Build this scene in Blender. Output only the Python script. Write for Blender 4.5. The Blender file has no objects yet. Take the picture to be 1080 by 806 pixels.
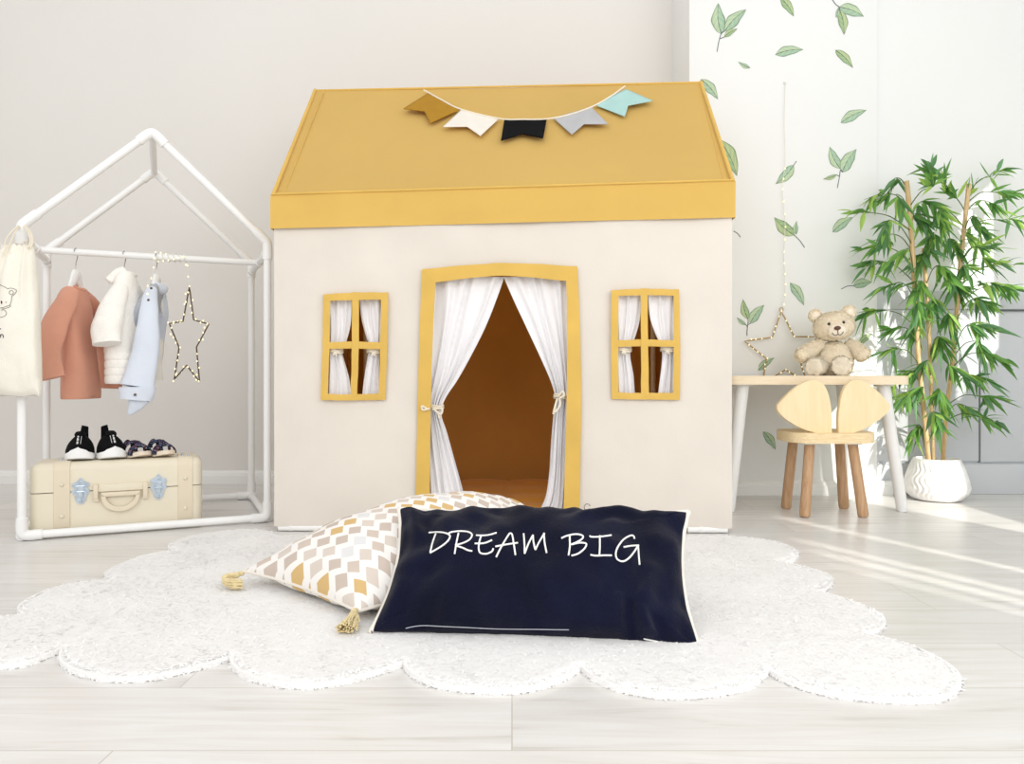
import bpy, bmesh, math, random
import numpy as np
from mathutils import Vector, Matrix, noise as mnoise
from mathutils.bvhtree import BVHTree

random.seed(7); np.random.seed(7)
SC = bpy.context.scene
COL = SC.collection
F_PX, CX, HZ, CAMH = 800.0, 540.0, 396.0, 0.47
V = lambda *a: np.array(a, float)

# ------------------------------------------------------------------ measuring
def P(px, py, Y):
    return V((px-CX)/F_PX*Y, Y, CAMH+(HZ-py)/F_PX*Y)
def G(px, py, z=0.0):
    Y = (CAMH-z)*F_PX/(py-HZ)
    return V((px-CX)/F_PX*Y, Y, z)
def hit_plane(px, py, p0, n, off=0.0):
    d = V((px-CX)/F_PX, 1.0, (HZ-py)/F_PX); c = V(0, 0, CAMH)
    t = (off + n.dot(p0-c))/n.dot(d)
    return c+d*t
def unit(v):
    v = np.asarray(v, float); return v/(np.linalg.norm(v)+1e-12)

# ------------------------------------------------------------------ materials
def lin(c):
    out = []
    for x in c[:3]:
        x = x/255.0
        out.append(x/12.92 if x <= .04045 else ((x+.055)/1.055)**2.4)
    return (out[0], out[1], out[2], 1.0)
def newmat(name):
    m = bpy.data.materials.new(name); m.use_nodes = True
    nt = m.node_tree; b = nt.nodes['Principled BSDF']
    return m, nt, b
def N(nt, typ, **kw):
    n = nt.nodes.new(typ)
    for k, v in kw.items():
        if k.startswith('i_'): n.inputs[k[2:].replace('_', ' ')].default_value = v
        else: setattr(n, k, v)
    return n
def pbr(name, col, rough=.6, var=.06, vscale=8, bump=.0, bscale=60, spec=.4, metal=0, sheen=0, translucent=0, stretch=None, emit=0, detail=3):
    m, nt, b = newmat(name); L = nt.links
    c = lin(col)
    tc = N(nt, 'ShaderNodeTexCoord'); vec = tc.outputs['Object']
    if stretch:
        mp = N(nt, 'ShaderNodeMapping'); mp.inputs['Scale'].default_value = stretch
        L.new(vec, mp.inputs['Vector']); vec = mp.outputs['Vector']
    nz = N(nt, 'ShaderNodeTexNoise', i_Scale=vscale, i_Detail=detail)
    L.new(vec, nz.inputs['Vector'])
    rp = N(nt, 'ShaderNodeValToRGB')
    rp.color_ramp.elements[0].position = .3; rp.color_ramp.elements[1].position = .7
    rp.color_ramp.elements[0].color = tuple(x*(1-var) for x in c[:3])+(1,)
    rp.color_ramp.elements[1].color = tuple(min(1, x*(1+var)) for x in c[:3])+(1,)
    L.new(nz.outputs['Fac'], rp.inputs['Fac']); L.new(rp.outputs['Color'], b.inputs['Base Color'])
    b.inputs['Roughness'].default_value = rough
    b.inputs['Specular IOR Level'].default_value = spec
    b.inputs['Metallic'].default_value = metal
    if sheen:
        b.inputs['Sheen Weight'].default_value = sheen
    if bump:
        n2 = N(nt, 'ShaderNodeTexNoise', i_Scale=bscale, i_Detail=4); L.new(vec, n2.inputs['Vector'])
        bp = N(nt, 'ShaderNodeBump', i_Strength=bump, i_Distance=.004)
        L.new(n2.outputs['Fac'], bp.inputs['Height']); L.new(bp.outputs['Normal'], b.inputs['Normal'])
    if emit:
        b.inputs['Emission Color'].default_value = c; b.inputs['Emission Strength'].default_value = emit
    if translucent:
        tr = N(nt, 'ShaderNodeBsdfTranslucent'); L.new(rp.outputs['Color'], tr.inputs['Color'])
        mx = N(nt, 'ShaderNodeMixShader', i_Fac=translucent)
        out = nt.nodes['Material Output']
        L.new(b.outputs[0], mx.inputs[1]); L.new(tr.outputs[0], mx.inputs[2]); L.new(mx.outputs[0], out.inputs[0])
    return m
def cloth(name, col, translucent=0, weave=900, var=.05, vscale=6, bump=.12, rough=.85, sheen=.15):
    """woven fabric: fine crossed wave bump + soft colour mottling"""
    m = pbr(name, col, rough, var, vscale, 0, spec=.15, sheen=sheen, translucent=translucent)
    nt = m.node_tree; L = nt.links; b = nt.nodes['Principled BSDF']
    tc = N(nt, 'ShaderNodeTexCoord')
    w1 = N(nt, 'ShaderNodeTexNoise', i_Scale=weave*.35, i_Detail=2)
    w2 = N(nt, 'ShaderNodeTexNoise', i_Scale=14.0, i_Detail=4)
    ad = N(nt, 'ShaderNodeMath', operation='ADD')
    L.new(tc.outputs['Object'], w1.inputs['Vector']); L.new(tc.outputs['Object'], w2.inputs['Vector'])
    ml = N(nt, 'ShaderNodeMath', operation='MULTIPLY'); ml.inputs[1].default_value = 3.0
    L.new(w2.outputs['Fac'], ml.inputs[0])
    L.new(w1.outputs['Fac'], ad.inputs[0]); L.new(ml.outputs[0], ad.inputs[1])
    bp = N(nt, 'ShaderNodeBump', i_Strength=bump, i_Distance=.004)
    L.new(ad.outputs[0], bp.inputs['Height']); L.new(bp.outputs['Normal'], b.inputs['Normal'])
    return m
def attrmat(name, attr='Col', rough=.6, spec=.3, translucent=0, bump=0, bscale=200, sheen=0):
    m, nt, b = newmat(name); L = nt.links
    a = N(nt, 'ShaderNodeAttribute', attribute_name=attr)
    nz = N(nt, 'ShaderNodeTexNoise', i_Scale=25.0, i_Detail=3)
    tc = N(nt, 'ShaderNodeTexCoord'); L.new(tc.outputs['Object'], nz.inputs['Vector'])
    mr = N(nt, 'ShaderNodeMapRange'); mr.inputs['To Min'].default_value = .88; mr.inputs['To Max'].default_value = 1.1
    L.new(nz.outputs['Fac'], mr.inputs['Value'])
    mul = N(nt, 'ShaderNodeMix', data_type='RGBA', blend_type='MULTIPLY'); mul.inputs['Factor'].default_value = 1
    L.new(a.outputs['Color'], mul.inputs['A']); L.new(mr.outputs[0], mul.inputs['B'])
    L.new(mul.outputs['Result'], b.inputs['Base Color'])
    b.inputs['Roughness'].default_value = rough; b.inputs['Specular IOR Level'].default_value = spec
    b.inputs['Sheen Weight'].default_value = sheen
    if bump:
        n2 = N(nt, 'ShaderNodeTexNoise', i_Scale=bscale, i_Detail=3); L.new(tc.outputs['Object'], n2.inputs['Vector'])
        bp = N(nt, 'ShaderNodeBump', i_Strength=bump, i_Distance=.003)
        L.new(n2.outputs['Fac'], bp.inputs['Height']); L.new(bp.outputs['Normal'], b.inputs['Normal'])
    if translucent:
        tr = N(nt, 'ShaderNodeBsdfTranslucent'); L.new(mul.outputs['Result'], tr.inputs['Color'])
        mx = N(nt, 'ShaderNodeMixShader', i_Fac=translucent); out = nt.nodes['Material Output']
        L.new(b.outputs[0], mx.inputs[1]); L.new(tr.outputs[0], mx.inputs[2]); L.new(mx.outputs[0], out.inputs[0])
    return m
def woodmat(name, c1, c2, rough=.5, axis='X', scale=9.0, spec=.35):
    m, nt, b = newmat(name); L = nt.links
    tc = N(nt, 'ShaderNodeTexCoord'); mp = N(nt, 'ShaderNodeMapping')
    s = {'X': (1.2, 12, 12), 'Y': (12, 1.2, 12), 'Z': (12, 12, 1.2)}[axis]
    mp.inputs['Scale'].default_value = s
    L.new(tc.outputs['Object'], mp.inputs['Vector'])
    nz = N(nt, 'ShaderNodeTexNoise', i_Scale=scale, i_Detail=6, i_Distortion=.6); L.new(mp.outputs[0], nz.inputs['Vector'])
    rp = N(nt, 'ShaderNodeValToRGB'); rp.color_ramp.elements[0].position = .35; rp.color_ramp.elements[1].position = .68
    rp.color_ramp.elements[0].color = lin(c1); rp.color_ramp.elements[1].color = lin(c2)
    L.new(nz.outputs['Fac'], rp.inputs['Fac']); L.new(rp.outputs[0], b.inputs['Base Color'])
    b.inputs['Roughness'].default_value = rough; b.inputs['Specular IOR Level'].default_value = spec
    return m

# ------------------------------------------------------------------ geometry
def tube(pts, r, n=10, closed=False, caps=True, flat=1.0, up=None):
    pts = np.asarray(pts, float); m = len(pts)
    rr = np.full(m, r) if np.isscalar(r) else np.asarray(r, float)
    if closed: tang = np.roll(pts, -1, 0)-np.roll(pts, 1, 0)
    else: tang = np.gradient(pts, axis=0)
    tang = np.array([unit(t) for t in tang])
    a = V(0, 0, 1) if up is None else np.asarray(up, float)
    if abs(a.dot(tang[0])) > .92: a = V(1, 0, 0) if abs(tang[0][0]) < .9 else V(0, 1, 0)
    nrm = unit(a-tang[0]*a.dot(tang[0])); vs = []
    th = np.linspace(0, 2*math.pi, n, endpoint=False)
    for i in range(m):
        nrm = unit(nrm-tang[i]*nrm.dot(tang[i])); bi = np.cross(tang[i], nrm)
        vs.append(pts[i]+rr[i]*(np.outer(np.cos(th), bi)+flat*np.outer(np.sin(th), nrm)))
    vs = np.concatenate(vs); fs = []
    for i in range(m if closed else m-1):
        j = (i+1) % m
        for k in range(n):
            l = (k+1) % n
            fs.append((i*n+k, i*n+l, j*n+l, j*n+k))
    if caps and not closed:
        fs.append(tuple(range(n))[::-1]); fs.append(tuple((m-1)*n+k for k in range(n)))
    return vs, fs
def loft(rings, cap0=True, cap1=True, closed=True):
    n = len(rings[0]); vs = np.concatenate([np.asarray(r, float) for r in rings]); fs = []
    for i in range(len(rings)-1):
        for k in range(n if closed else n-1):
            l = (k+1) % n
            fs.append((i*n+k, i*n+l, (i+1)*n+l, (i+1)*n+k))
    if cap0: fs.append(tuple(range(n))[::-1])
    if cap1: fs.append(tuple((len(rings)-1)*n+k for k in range(n)))
    return vs, fs
def grid(fn, nu, nv):
    vs = [fn(i/nu, j/nv) for j in range(nv+1) for i in range(nu+1)]
    fs = [(j*(nu+1)+i, j*(nu+1)+i+1, (j+1)*(nu+1)+i+1, (j+1)*(nu+1)+i) for j in range(nv) for i in range(nu)]
    return np.array(vs, float), fs
def merge(*parts):
    vs, fs, o = [], [], 0
    for v, f in parts:
        v = np.asarray(v, float); vs.append(v); fs += [tuple(i+o for i in x) for x in f]; o += len(v)
    return np.concatenate(vs), fs
def lathe(prof, c, n=40, fn=None):
    rings = []
    for k, (r, z) in enumerate(prof):
        th = np.linspace(0, 2*math.pi, n, endpoint=False)
        rad = np.array([r if fn is None else fn(r, z, t) for t in th])
        rings.append(np.stack([c[0]+rad*np.cos(th), c[1]+rad*np.sin(th), np.full(n, c[2]+z)], 1))
    return loft(rings)
def box(c, s, bev=.0, seg=2, R=None):
    bm = bmesh.new(); bmesh.ops.create_cube(bm, size=1)
    for v in bm.verts: v.co = Vector((v.co.x*s[0], v.co.y*s[1], v.co.z*s[2]))
    if bev: bmesh.ops.bevel(bm, geom=bm.edges[:], offset=bev, segments=seg, affect='EDGES', profile=.5)
    bm.verts.ensure_lookup_table()
    vs = np.array([v.co[:] for v in bm.verts]); fs = [tuple(v.index for v in f.verts) for f in bm.faces]; bm.free()
    if R is not None: vs = vs@np.asarray(R).T
    return vs+np.asarray(c, float), fs
def prism(poly, d, fn):
    """extrude 2-D polygon: fn(x, y, k) -> 3-D, k = 0 back, 1 front"""
    n = len(poly)
    vs = [fn(x, y, 0) for x, y in poly]+[fn(x, y, 1) for x, y in poly]
    fs = [tuple(range(n))[::-1], tuple(range(n, 2*n))]+[(i, (i+1) % n, n+(i+1) % n, n+i) for i in range(n)]
    return np.array(vs, float), fs
def ball(c, r, n=3, R=None):
    bm = bmesh.new(); bmesh.ops.create_icosphere(bm, subdivisions=n, radius=1)
    bm.verts.ensure_lookup_table()
    r = np.asarray(r if not np.isscalar(r) else (r, r, r), float)
    vs = np.array([v.co[:] for v in bm.verts])*r; fs = [tuple(v.index for v in f.verts) for f in bm.faces]; bm.free()
    if R is not None: vs = vs@np.asarray(R).T
    return vs+np.asarray(c, float), fs
def spline(pts, n=8, closed=False):
    """Catmull-Rom through points"""
    p = np.asarray(pts, float); out = []; m = len(p)
    for i in range(m if closed else m-1):
        if closed: a, b, c, d = p[(i-1) % m], p[i], p[(i+1) % m], p[(i+2) % m]
        else: a, b, c, d = p[max(i-1, 0)], p[i], p[i+1], p[min(i+2, m-1)]
        for k in range(n):
            t = k/n
            out.append(.5*((2*b)+(c-a)*t+(2*a-5*b+4*c-d)*t*t+(3*b-a-3*c+d)*t**3))
    if not closed: out.append(p[-1])
    return np.array(out)
def rotz(a):
    c, s = math.cos(a), math.sin(a); return np.array([[c, -s, 0], [s, c, 0], [0, 0, 1.]])
def rotx(a):
    c, s = math.cos(a), math.sin(a); return np.array([[1, 0, 0], [0, c, -s], [0, s, c]])
def roty(a):
    c, s = math.cos(a), math.sin(a); return np.array([[c, 0, s], [0, 1, 0], [-s, 0, c]])
def nz3(p, s=1.0, seed=0):
    return mnoise.noise(Vector((p[0]*s+seed*7.31, p[1]*s+seed*3.7, p[2]*s-seed*1.9)))

# ------------------------------------------------------------------ objects
ORG = {}
def empty(name, loc, label, cat, group=None):
    o = bpy.data.objects.new(name, None); COL.objects.link(o)
    o.location = tuple(loc); o.empty_display_size = .05; ORG[o.name] = np.asarray(loc, float)
    o['label'] = label; o['category'] = cat
    if group: o['group'] = group
    return o
def mesh(name, geo, mat, parent=None, smooth=True, angle=40, label=None, cat=None, group=None, kind=None, loc=None, colors=None, fix=True, upn=None, vattr=None):
    vs, fs = geo; vs = np.asarray(vs, float)
    org = ORG[parent.name] if parent is not None else (np.zeros(3) if loc is None else np.asarray(loc, float))
    me = bpy.data.meshes.new(name)
    me.from_pydata((vs-org).tolist(), [], [list(f) for f in fs]); me.validate(); me.update()
    if fix:
        bm = bmesh.new(); bm.from_mesh(me); bmesh.ops.recalc_face_normals(bm, faces=bm.faces); bm.to_mesh(me); bm.free()
    if smooth:
        me.polygons.foreach_set('use_smooth', [True]*len(me.polygons)); me.set_sharp_from_angle(angle=math.radians(angle))
    if vattr is not None:
        at = me.attributes.new('pat', 'FLOAT_VECTOR', 'POINT'); at.data.foreach_set('vector', np.asarray(vattr, np.float32).ravel())
    if upn is not None:
        me.polygons.foreach_set('use_smooth', [True]*len(me.polygons)); me.normals_split_custom_set_from_vertices([tuple(x) for x in upn])
    if colors is not None:
        at = me.color_attributes.new('Col', 'FLOAT_COLOR', 'CORNER'); buf = np.ones((len(me.loops), 4), np.float32)
        ls = np.zeros(len(me.polygons), np.int32); lt = np.zeros(len(me.polygons), np.int32)
        me.polygons.foreach_get('loop_start', ls); me.polygons.foreach_get('loop_total', lt)
        for i in range(len(ls)): buf[ls[i]:ls[i]+lt[i], :3] = colors[i][:3]
        at.data.foreach_set('color', buf.ravel())
    me.materials.append(mat)
    o = bpy.data.objects.new(name, me); COL.objects.link(o)
    ORG[o.name] = org
    if parent is not None:
        o.parent = parent
    else: o.location = tuple(org)
    for k, v in (('label', label), ('category', cat), ('group', group), ('kind', kind)):
        if v: o[k] = v
    return o
def struct(name, geo, mat, parent=None, **kw):
    return mesh(name, geo, mat, parent=parent, kind='structure' if parent is None else None, **kw)
def blades(pts, nrms, length, width, lean, rng):
    """little two-triangle tufts standing on a surface"""
    n = len(pts); ln = length*(.6+.8*rng.random(n))[:, None]
    rv = rng.normal(size=(n, 3)); side = np.cross(nrms, rv); side /= np.linalg.norm(side, axis=1)[:, None]+1e-9
    d = nrms+lean*rng.normal(size=(n, 3)); d /= np.linalg.norm(d, axis=1)[:, None]
    w = width*(.6+.8*rng.random(n))[:, None]
    a = pts-side*w*.5; b = pts+side*w*.5; c = pts+d*ln*.6+side*w*.45; e = pts+d*ln*.6-side*w*.45
    curl = rng.normal(size=(n, 3))*length*.35
    t = pts+d*ln+curl
    vs = np.stack([a, b, c, e, t], 1).reshape(-1, 3)
    idx = np.arange(n)*5
    fs = [(i, i+1, i+2, i+3) for i in idx]+[(i+3, i+2, i+4) for i in idx]
    return vs, fs
def combed(pts, nrms, flow, length, width, lift, rng, spread=.5):
    """flat-lying tufts whose faces look outwards along the surface normal"""
    n = len(pts); d = flow+spread*rng.normal(size=(n, 3)); d -= nrms*np.sum(d*nrms, 1)[:, None]
    d /= np.linalg.norm(d, axis=1)[:, None]+1e-9
    ln = length*(.6+.8*rng.random(n))[:, None]; w = width*(.6+.8*rng.random(n))[:, None]
    side = np.cross(d, nrms); up = nrms*(lift*(.5+rng.random(n)))[:, None]
    a = pts-side*w*.5; b = pts+side*w*.5
    m = pts+(d*.55+up*.75)*ln; c = m+side*w*.45; e = m-side*w*.45
    t = pts+(d+up)*ln+side*w*rng.normal(size=(n, 1))*.4
    vs = np.stack([a, b, c, e, t], 1).reshape(-1, 3); idx = np.arange(n)*5
    fs = [(i, i+1, i+2, i+3) for i in idx]+[(i+3, i+2, i+4) for i in idx]
    return vs, fs
def surf_samples(geo, n, rng):
    vs, fs = geo; tri = []
    for f in fs:
        for k in range(1, len(f)-1): tri.append((f[0], f[k], f[k+1]))
    tri = np.array(tri); A, B, C_ = vs[tri[:, 0]], vs[tri[:, 1]], vs[tri[:, 2]]
    cr = np.cross(B-A, C_-A); ar = np.linalg.norm(cr, axis=1); pk = rng.choice(len(tri), n, p=ar/ar.sum())
    u, v = rng.random(n), rng.random(n); m = u+v > 1; u[m], v[m] = 1-u[m], 1-v[m]
    p = A[pk]+(B-A)[pk]*u[:, None]+(C_-A)[pk]*v[:, None]
    return p, cr[pk]/(ar[pk][:, None]+1e-12)
def bvh_of(geo):
    return BVHTree.FromPolygons([tuple(v) for v in geo[0]], [tuple(f) for f in geo[1]])
def onto(bvh, px, py, off):
    d = unit(V((px-CX)/F_PX, 1, (HZ-py)/F_PX))
    h = bvh.ray_cast(Vector((0, 0, CAMH)), Vector(d))
    if h[0] is None: return None
    n = np.array(h[1]); n = n if n.dot(d) < 0 else -n
    return np.array(h[0])+n*off
def strokes_on(bvh, strokes, r, off, n=6, k=6):
    out = []
    for s in strokes:
        pts = spline(s, k) if len(s) > 2 else np.array([np.array(s[0], float)*(1-t)+np.array(s[1], float)*t for t in np.linspace(0, 1, 8)])
        q = [onto(bvh, x, y, off) for x, y in pts]; q = [x for x in q if x is not None]
        if len(q) > 1: out.append(tube(q, r, n))
    return merge(*out)

# ------------------------------------------------------------------ materials used
M = {}
M['wall_left'] = pbr('wall_paint_warm', (229, 226, 222), .9, .012, 1.5, .05, 120, spec=.2)  # base colour set a little darker and warmer for the shade behind the rack
M['wall'] = pbr('wall_paint', (236, 237, 236), .9, .012, 1.5, .05, 120, spec=.2)
M['grey'] = pbr('wainscot_grey', (203, 206, 210), .55, .015, 2, spec=.35)
M['white_trim'] = pbr('trim_white', (238, 238, 236), .5, .01, 2, spec=.4)
M['pipe'] = pbr('white_pipe', (242, 242, 241), .35, .01, 5, spec=.45)
M['cream'] = cloth('tent_cream_cotton', (228, 221, 211), .06, var=.045, vscale=3.5)
M['mustard'] = cloth('mustard_canvas', (230, 194, 112), .3, var=.03, vscale=3)
M['mustard_dk'] = cloth('mustard_binding', (218, 180, 94), .0, var=.06, vscale=9)
M['mustard_val'] = cloth('mustard_valance', (222, 184, 100), .1, var=.04, vscale=4)
M['lining'] = cloth('ochre_lining', (206, 150, 78), .0, var=.08, vscale=3)  # ochre paints the roof's orange light onto the cream inner walls
M['mat_or'] = cloth('orange_quilt', (226, 156, 48), .0, var=.05, vscale=8)
M['voile'] = cloth('white_voile', (247, 246, 248), .08, var=.015, bump=.08)
M['cord'] = cloth('cream_cord', (236, 226, 206), bump=.3, weave=2000)
M['navy'] = cloth('navy_velvet', (9, 12, 36), var=.35, vscale=7, bump=.4, sheen=.08)
M['pipe_cream'] = cloth('cream_piping', (236, 230, 220), bump=.3, weave=2500)
M['thread'] = pbr('white_thread', (245, 245, 242), .6, .03, 60, spec=.2)
M['tassel'] = cloth('tassel_yarn', (232, 214, 166), bump=.4, weave=2500, var=.1, vscale=60)
M['rug'] = pbr('rug_backing', (247, 246, 245), .95, .02, 10, .5, 300, spec=.05)
M['pile'] = pbr('rug_pile', (249, 248, 247), .95, .01, 14, spec=.05, sheen=.1, translucent=.15)
M['rubber'] = pbr('white_rubber', (240, 240, 240), .5, .02, 30)
M['black'] = cloth('black_knit', (10, 10, 13), bump=.5, weave=1500, var=.2, vscale=60, sheen=0)
M['case'] = pbr('cream_leatherette', (229, 220, 199), .5, .02, 5, .12, 700, spec=.35)
M['case_dk'] = pbr('cream_strap', (225, 213, 190), .5, .02, 5, .12, 700, spec=.35)
M['steel'] = pbr('latch_steel', (196, 208, 220), .28, .12, 90, metal=.85)
M['chrome'] = pbr('hook_chrome', (190, 190, 190), .25, .03, 30, metal=1)
M['hanger'] = pbr('white_hanger', (244, 244, 243), .4, .01, 10)
M['salmon'] = cloth('salmon_jersey', (218, 158, 134), var=.05, vscale=10, bump=.25, weave=1500)
M['white_knit'] = cloth('white_fleece', (248, 245, 239), var=.03, vscale=30, bump=.5, weave=500)
M['blue'] = cloth('pale_blue_cotton', (226, 233, 245), .1, var=.03, vscale=12, bump=.2)
M['greyblue'] = cloth('grey_lining', (176, 180, 188), var=.04, bump=.2)  # grey holds the blue shirt's shaded body; also colours the zip
M['button'] = pbr('brown_button', (92, 78, 66), .35, .1, 90)
M['calico'] = cloth('calico', (240, 236, 224), var=.03, vscale=9, bump=.4)
M['ink'] = pbr('dark_ink', (52, 48, 46), .8, .05, 50, spec=.1)
M['inkgrey'] = pbr('grey_ink', (120, 116, 112), .8, .05, 50, spec=.1)
M['wire'] = pbr('dark_wire', (96, 78, 54), .5, .2, 200, metal=.3)
M['wire_gold'] = pbr('gold_wire', (176, 148, 98), .4, .1, 100, metal=.4)
M['bulb'] = pbr('warm_bulb', (255, 240, 190), .3, .02, 50, emit=1.1)
M['cord_clear'] = pbr('clear_cord', (226, 224, 214), .4, .03, 80)
M['birch'] = woodmat('birch', (242, 218, 174), (246, 226, 186), .45, 'Z', 7)
M['birch_edge'] = woodmat('birch_ply_edge', (234, 206, 156), (248, 230, 194), .5, 'X', 20)
M['ash'] = woodmat('birch_light', (236, 216, 184), (244, 228, 200), .5, 'X')
M['oak'] = woodmat('warm_oak', (182, 144, 108), (206, 170, 134), .5, 'Z')
M['ceramic'] = pbr('white_ceramic', (240, 239, 237), .45, .01, 6, spec=.4)
M['soil'] = pbr('mossy_soil', (112, 110, 66), .95, .5, 60, .8, 150, spec=.05)
M['cane'] = woodmat('bamboo_cane', (196, 160, 112), (226, 200, 154), .5, 'Z', 14)
M['twig'] = pbr('green_twig', (84, 106, 48), .6, .2, 40)
M['leaf'] = attrmat('plant_leaf', rough=.45, spec=.35, translucent=.5)
M['sticker'] = attrmat('sticker_leaf', rough=.7, spec=.15)
M['sticker_vein'] = pbr('sticker_ink', (84, 92, 96), .7, .1, 60, spec=.1)
M['fur'] = pbr('bear_fur', (254, 241, 218), .95, .04, 30, spec=.05, sheen=.3, translucent=.2)
M['fur_lt'] = pbr('bear_fur_light', (252, 243, 226), .95, .04, 30, spec=.05, sheen=.3, translucent=.2)
M['muzzle'] = pbr('bear_muzzle', (243, 232, 214), .95, .03, 40, .3, 500, spec=.05)
M['nose'] = pbr('bear_nose', (96, 62, 44), .4, .1, 90)
M['eye'] = pbr('bear_eye', (22, 18, 18), .15, .0, 50, spec=.6)

# ================================================================== ROOM
def floor_mat():
    m, nt, b = newmat('whitewashed_laminate'); L = nt.links
    tc = N(nt, 'ShaderNodeTexCoord')
    br = N(nt, 'ShaderNodeTexBrick', offset=.37, i_Scale=1.0)
    br.inputs['Brick Width'].default_value = 1.35; br.inputs['Row Height'].default_value = .19
    br.inputs['Mortar Size'].default_value = .0012; br.inputs['Mortar Smooth'].default_value = .3
    br.inputs['Color1'].default_value = (0, 0, 0, 1); br.inputs['Color2'].default_value = (1, 1, 1, 1); br.inputs['Mortar'].default_value = (.5, .5, .5, 1)
    L.new(tc.outputs['Object'], br.inputs['Vector'])
    mp = N(nt, 'ShaderNodeMapping'); mp.inputs['Scale'].default_value = (1.1, 14, 1)
    L.new(tc.outputs['Object'], mp.inputs['Vector'])
    # shift the grain plank by plank
    ml = N(nt, 'ShaderNodeVectorMath', operation='SCALE'); ml.inputs['Scale'].default_value = 11.0
    L.new(br.outputs['Color'], ml.inputs[0])
    ad = N(nt, 'ShaderNodeVectorMath', operation='ADD'); L.new(mp.outputs[0], ad.inputs[0]); L.new(ml.outputs[0], ad.inputs[1])
    nz = N(nt, 'ShaderNodeTexNoise', i_Scale=2.2, i_Detail=8, i_Roughness=.62, i_Distortion=1.1); L.new(ad.outputs[0], nz.inputs['Vector'])
    rp = N(nt, 'ShaderNodeValToRGB')
    rp.color_ramp.elements[0].position = .22; rp.color_ramp.elements[0].color = lin((192, 187, 180))
    rp.color_ramp.elements[1].position = .62; rp.color_ramp.elements[1].color = lin((226, 224, 222))
    e = rp.color_ramp.elements.new(.42); e.color = lin((218, 215, 211))
    L.new(nz.outputs['Fac'], rp.inputs['Fac'])
    mr = N(nt, 'ShaderNodeMapRange'); mr.inputs['To Min'].default_value = .94; mr.inputs['To Max'].default_value = 1.03
    L.new(br.outputs['Color'], mr.inputs['Value'])
    mx = N(nt, 'ShaderNodeMix', data_type='RGBA', blend_type='MULTIPLY'); mx.inputs['Factor'].default_value = 1
    L.new(rp.outputs[0], mx.inputs['A']); L.new(mr.outputs[0], mx.inputs['B'])
    mo = N(nt, 'ShaderNodeMix', data_type='RGBA', blend_type='MIX'); L.new(br.outputs['Fac'], mo.inputs['Factor'])
    L.new(mx.outputs['Result'], mo.inputs['A']); mo.inputs['B'].default_value = lin((196, 190, 182))
    L.new(mo.outputs['Result'], b.inputs['Base Color'])
    b.inputs['Roughness'].default_value = .3; b.inputs['Specular IOR Level'].default_value = .45
    bp = N(nt, 'ShaderNodeBump', i_Strength=.08, i_Distance=.002); L.new(nz.outputs['Fac'], bp.inputs['Height']); L.new(bp.outputs[0], b.inputs['Normal'])
    return m
XL, XR, YB = -2.75, 2.25, 3.30
YP, YR = 2.983, 3.02          # face of the stickered pier, face of the wall beside it
PX0, PX1 = .697, 1.437
HT = 2.75
struct('floor', box(((XL+XR)/2, .7, -.05), (XR-XL, 5.6, .1)), floor_mat())
struct('wall_back', box(((XL+PX0)/2, YB+.05, HT/2), (PX0-XL, .1, HT)), M['wall_left'])
struct('wall_pier', box(((PX0+PX1)/2, YP+.2, HT/2), (PX1-PX0, .4, HT), .004), M['wall'])
struct('wall_left', box((XL-.05, 2.35, HT/2), (.1, 2.1, HT)), M['wall_left'])
struct('wall_corner', box(((PX1+XR)/2, YR+.06, HT/2), (XR-PX1, .12, HT)), M['wall'])
# unseen side wall; its openings are added to throw the sun streaks
def wall_with_holes(x, th, y0, y1, holes):
    parts = []; ys = sorted({y0, y1, *[h[0] for h in holes], *[h[1] for h in holes]})
    for a, b in zip(ys[:-1], ys[1:]):
        h = [q for q in holes if q[0] <= a+1e-6 and q[1] >= b-1e-6]
        if not h: parts.append(box((x+th/2, (a+b)/2, HT/2), (th, b-a, HT)))
        else:
            parts.append(box((x+th/2, (a+b)/2, h[0][2]/2), (th, b-a, h[0][2])))
            parts.append(box((x+th/2, (a+b)/2, (h[0][3]+HT)/2), (th, b-a, HT-h[0][3])))
    return merge(*parts)
HOLES = [(.56, 1.25, .85, 1.6), (1.60, 2.06, 1.0, 1.62), (-.275, -.19, .8, 1.53), (-.575, -.50, .8, 1.58), (-.675, -.60, .8, 1.58), (-.77, -.715, .8, 1.58)]
struct('wall_right', wall_with_holes(XR, .012, -2.1, 3.02, HOLES), M['wall'])
for k, (a, b, c, d) in enumerate(HOLES):
    w = .012
    g = [box((XR-.004, a-w/2, (c+d)/2), (.008, w, d-c)), box((XR-.004, b+w/2, (c+d)/2), (.008, w, d-c)),
         box((XR-.004, (a+b)/2, c-w/2), (.008, b-a+2*w, w)), box((XR-.004, (a+b)/2, d+w/2), (.008, b-a+2*w, w))]
    struct('window_%d' % (k+1), merge(*g), M['white_trim'])  # frames round the added openings, out of view
# skirting: a moulded profile swept along the wall
def skirting(x0, x1, yface, h=.056, d=.016):
    prof = [(0, 0), (d, 0), (d, h*.62), (d*.75, h*.68), (d*.75, h*.8), (d*.3, h*.96), (0, h)]
    rings = [[(x, yface-p[0], p[1]) for p in prof] for x in (x0, x1)]
    return loft(rings)
struct('baseboard_back', skirting(XL, PX0, YB), M['white_trim'])
struct('baseboard_pier', skirting(PX0-.016, PX1+.055, YP), M['white_trim'])
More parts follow.
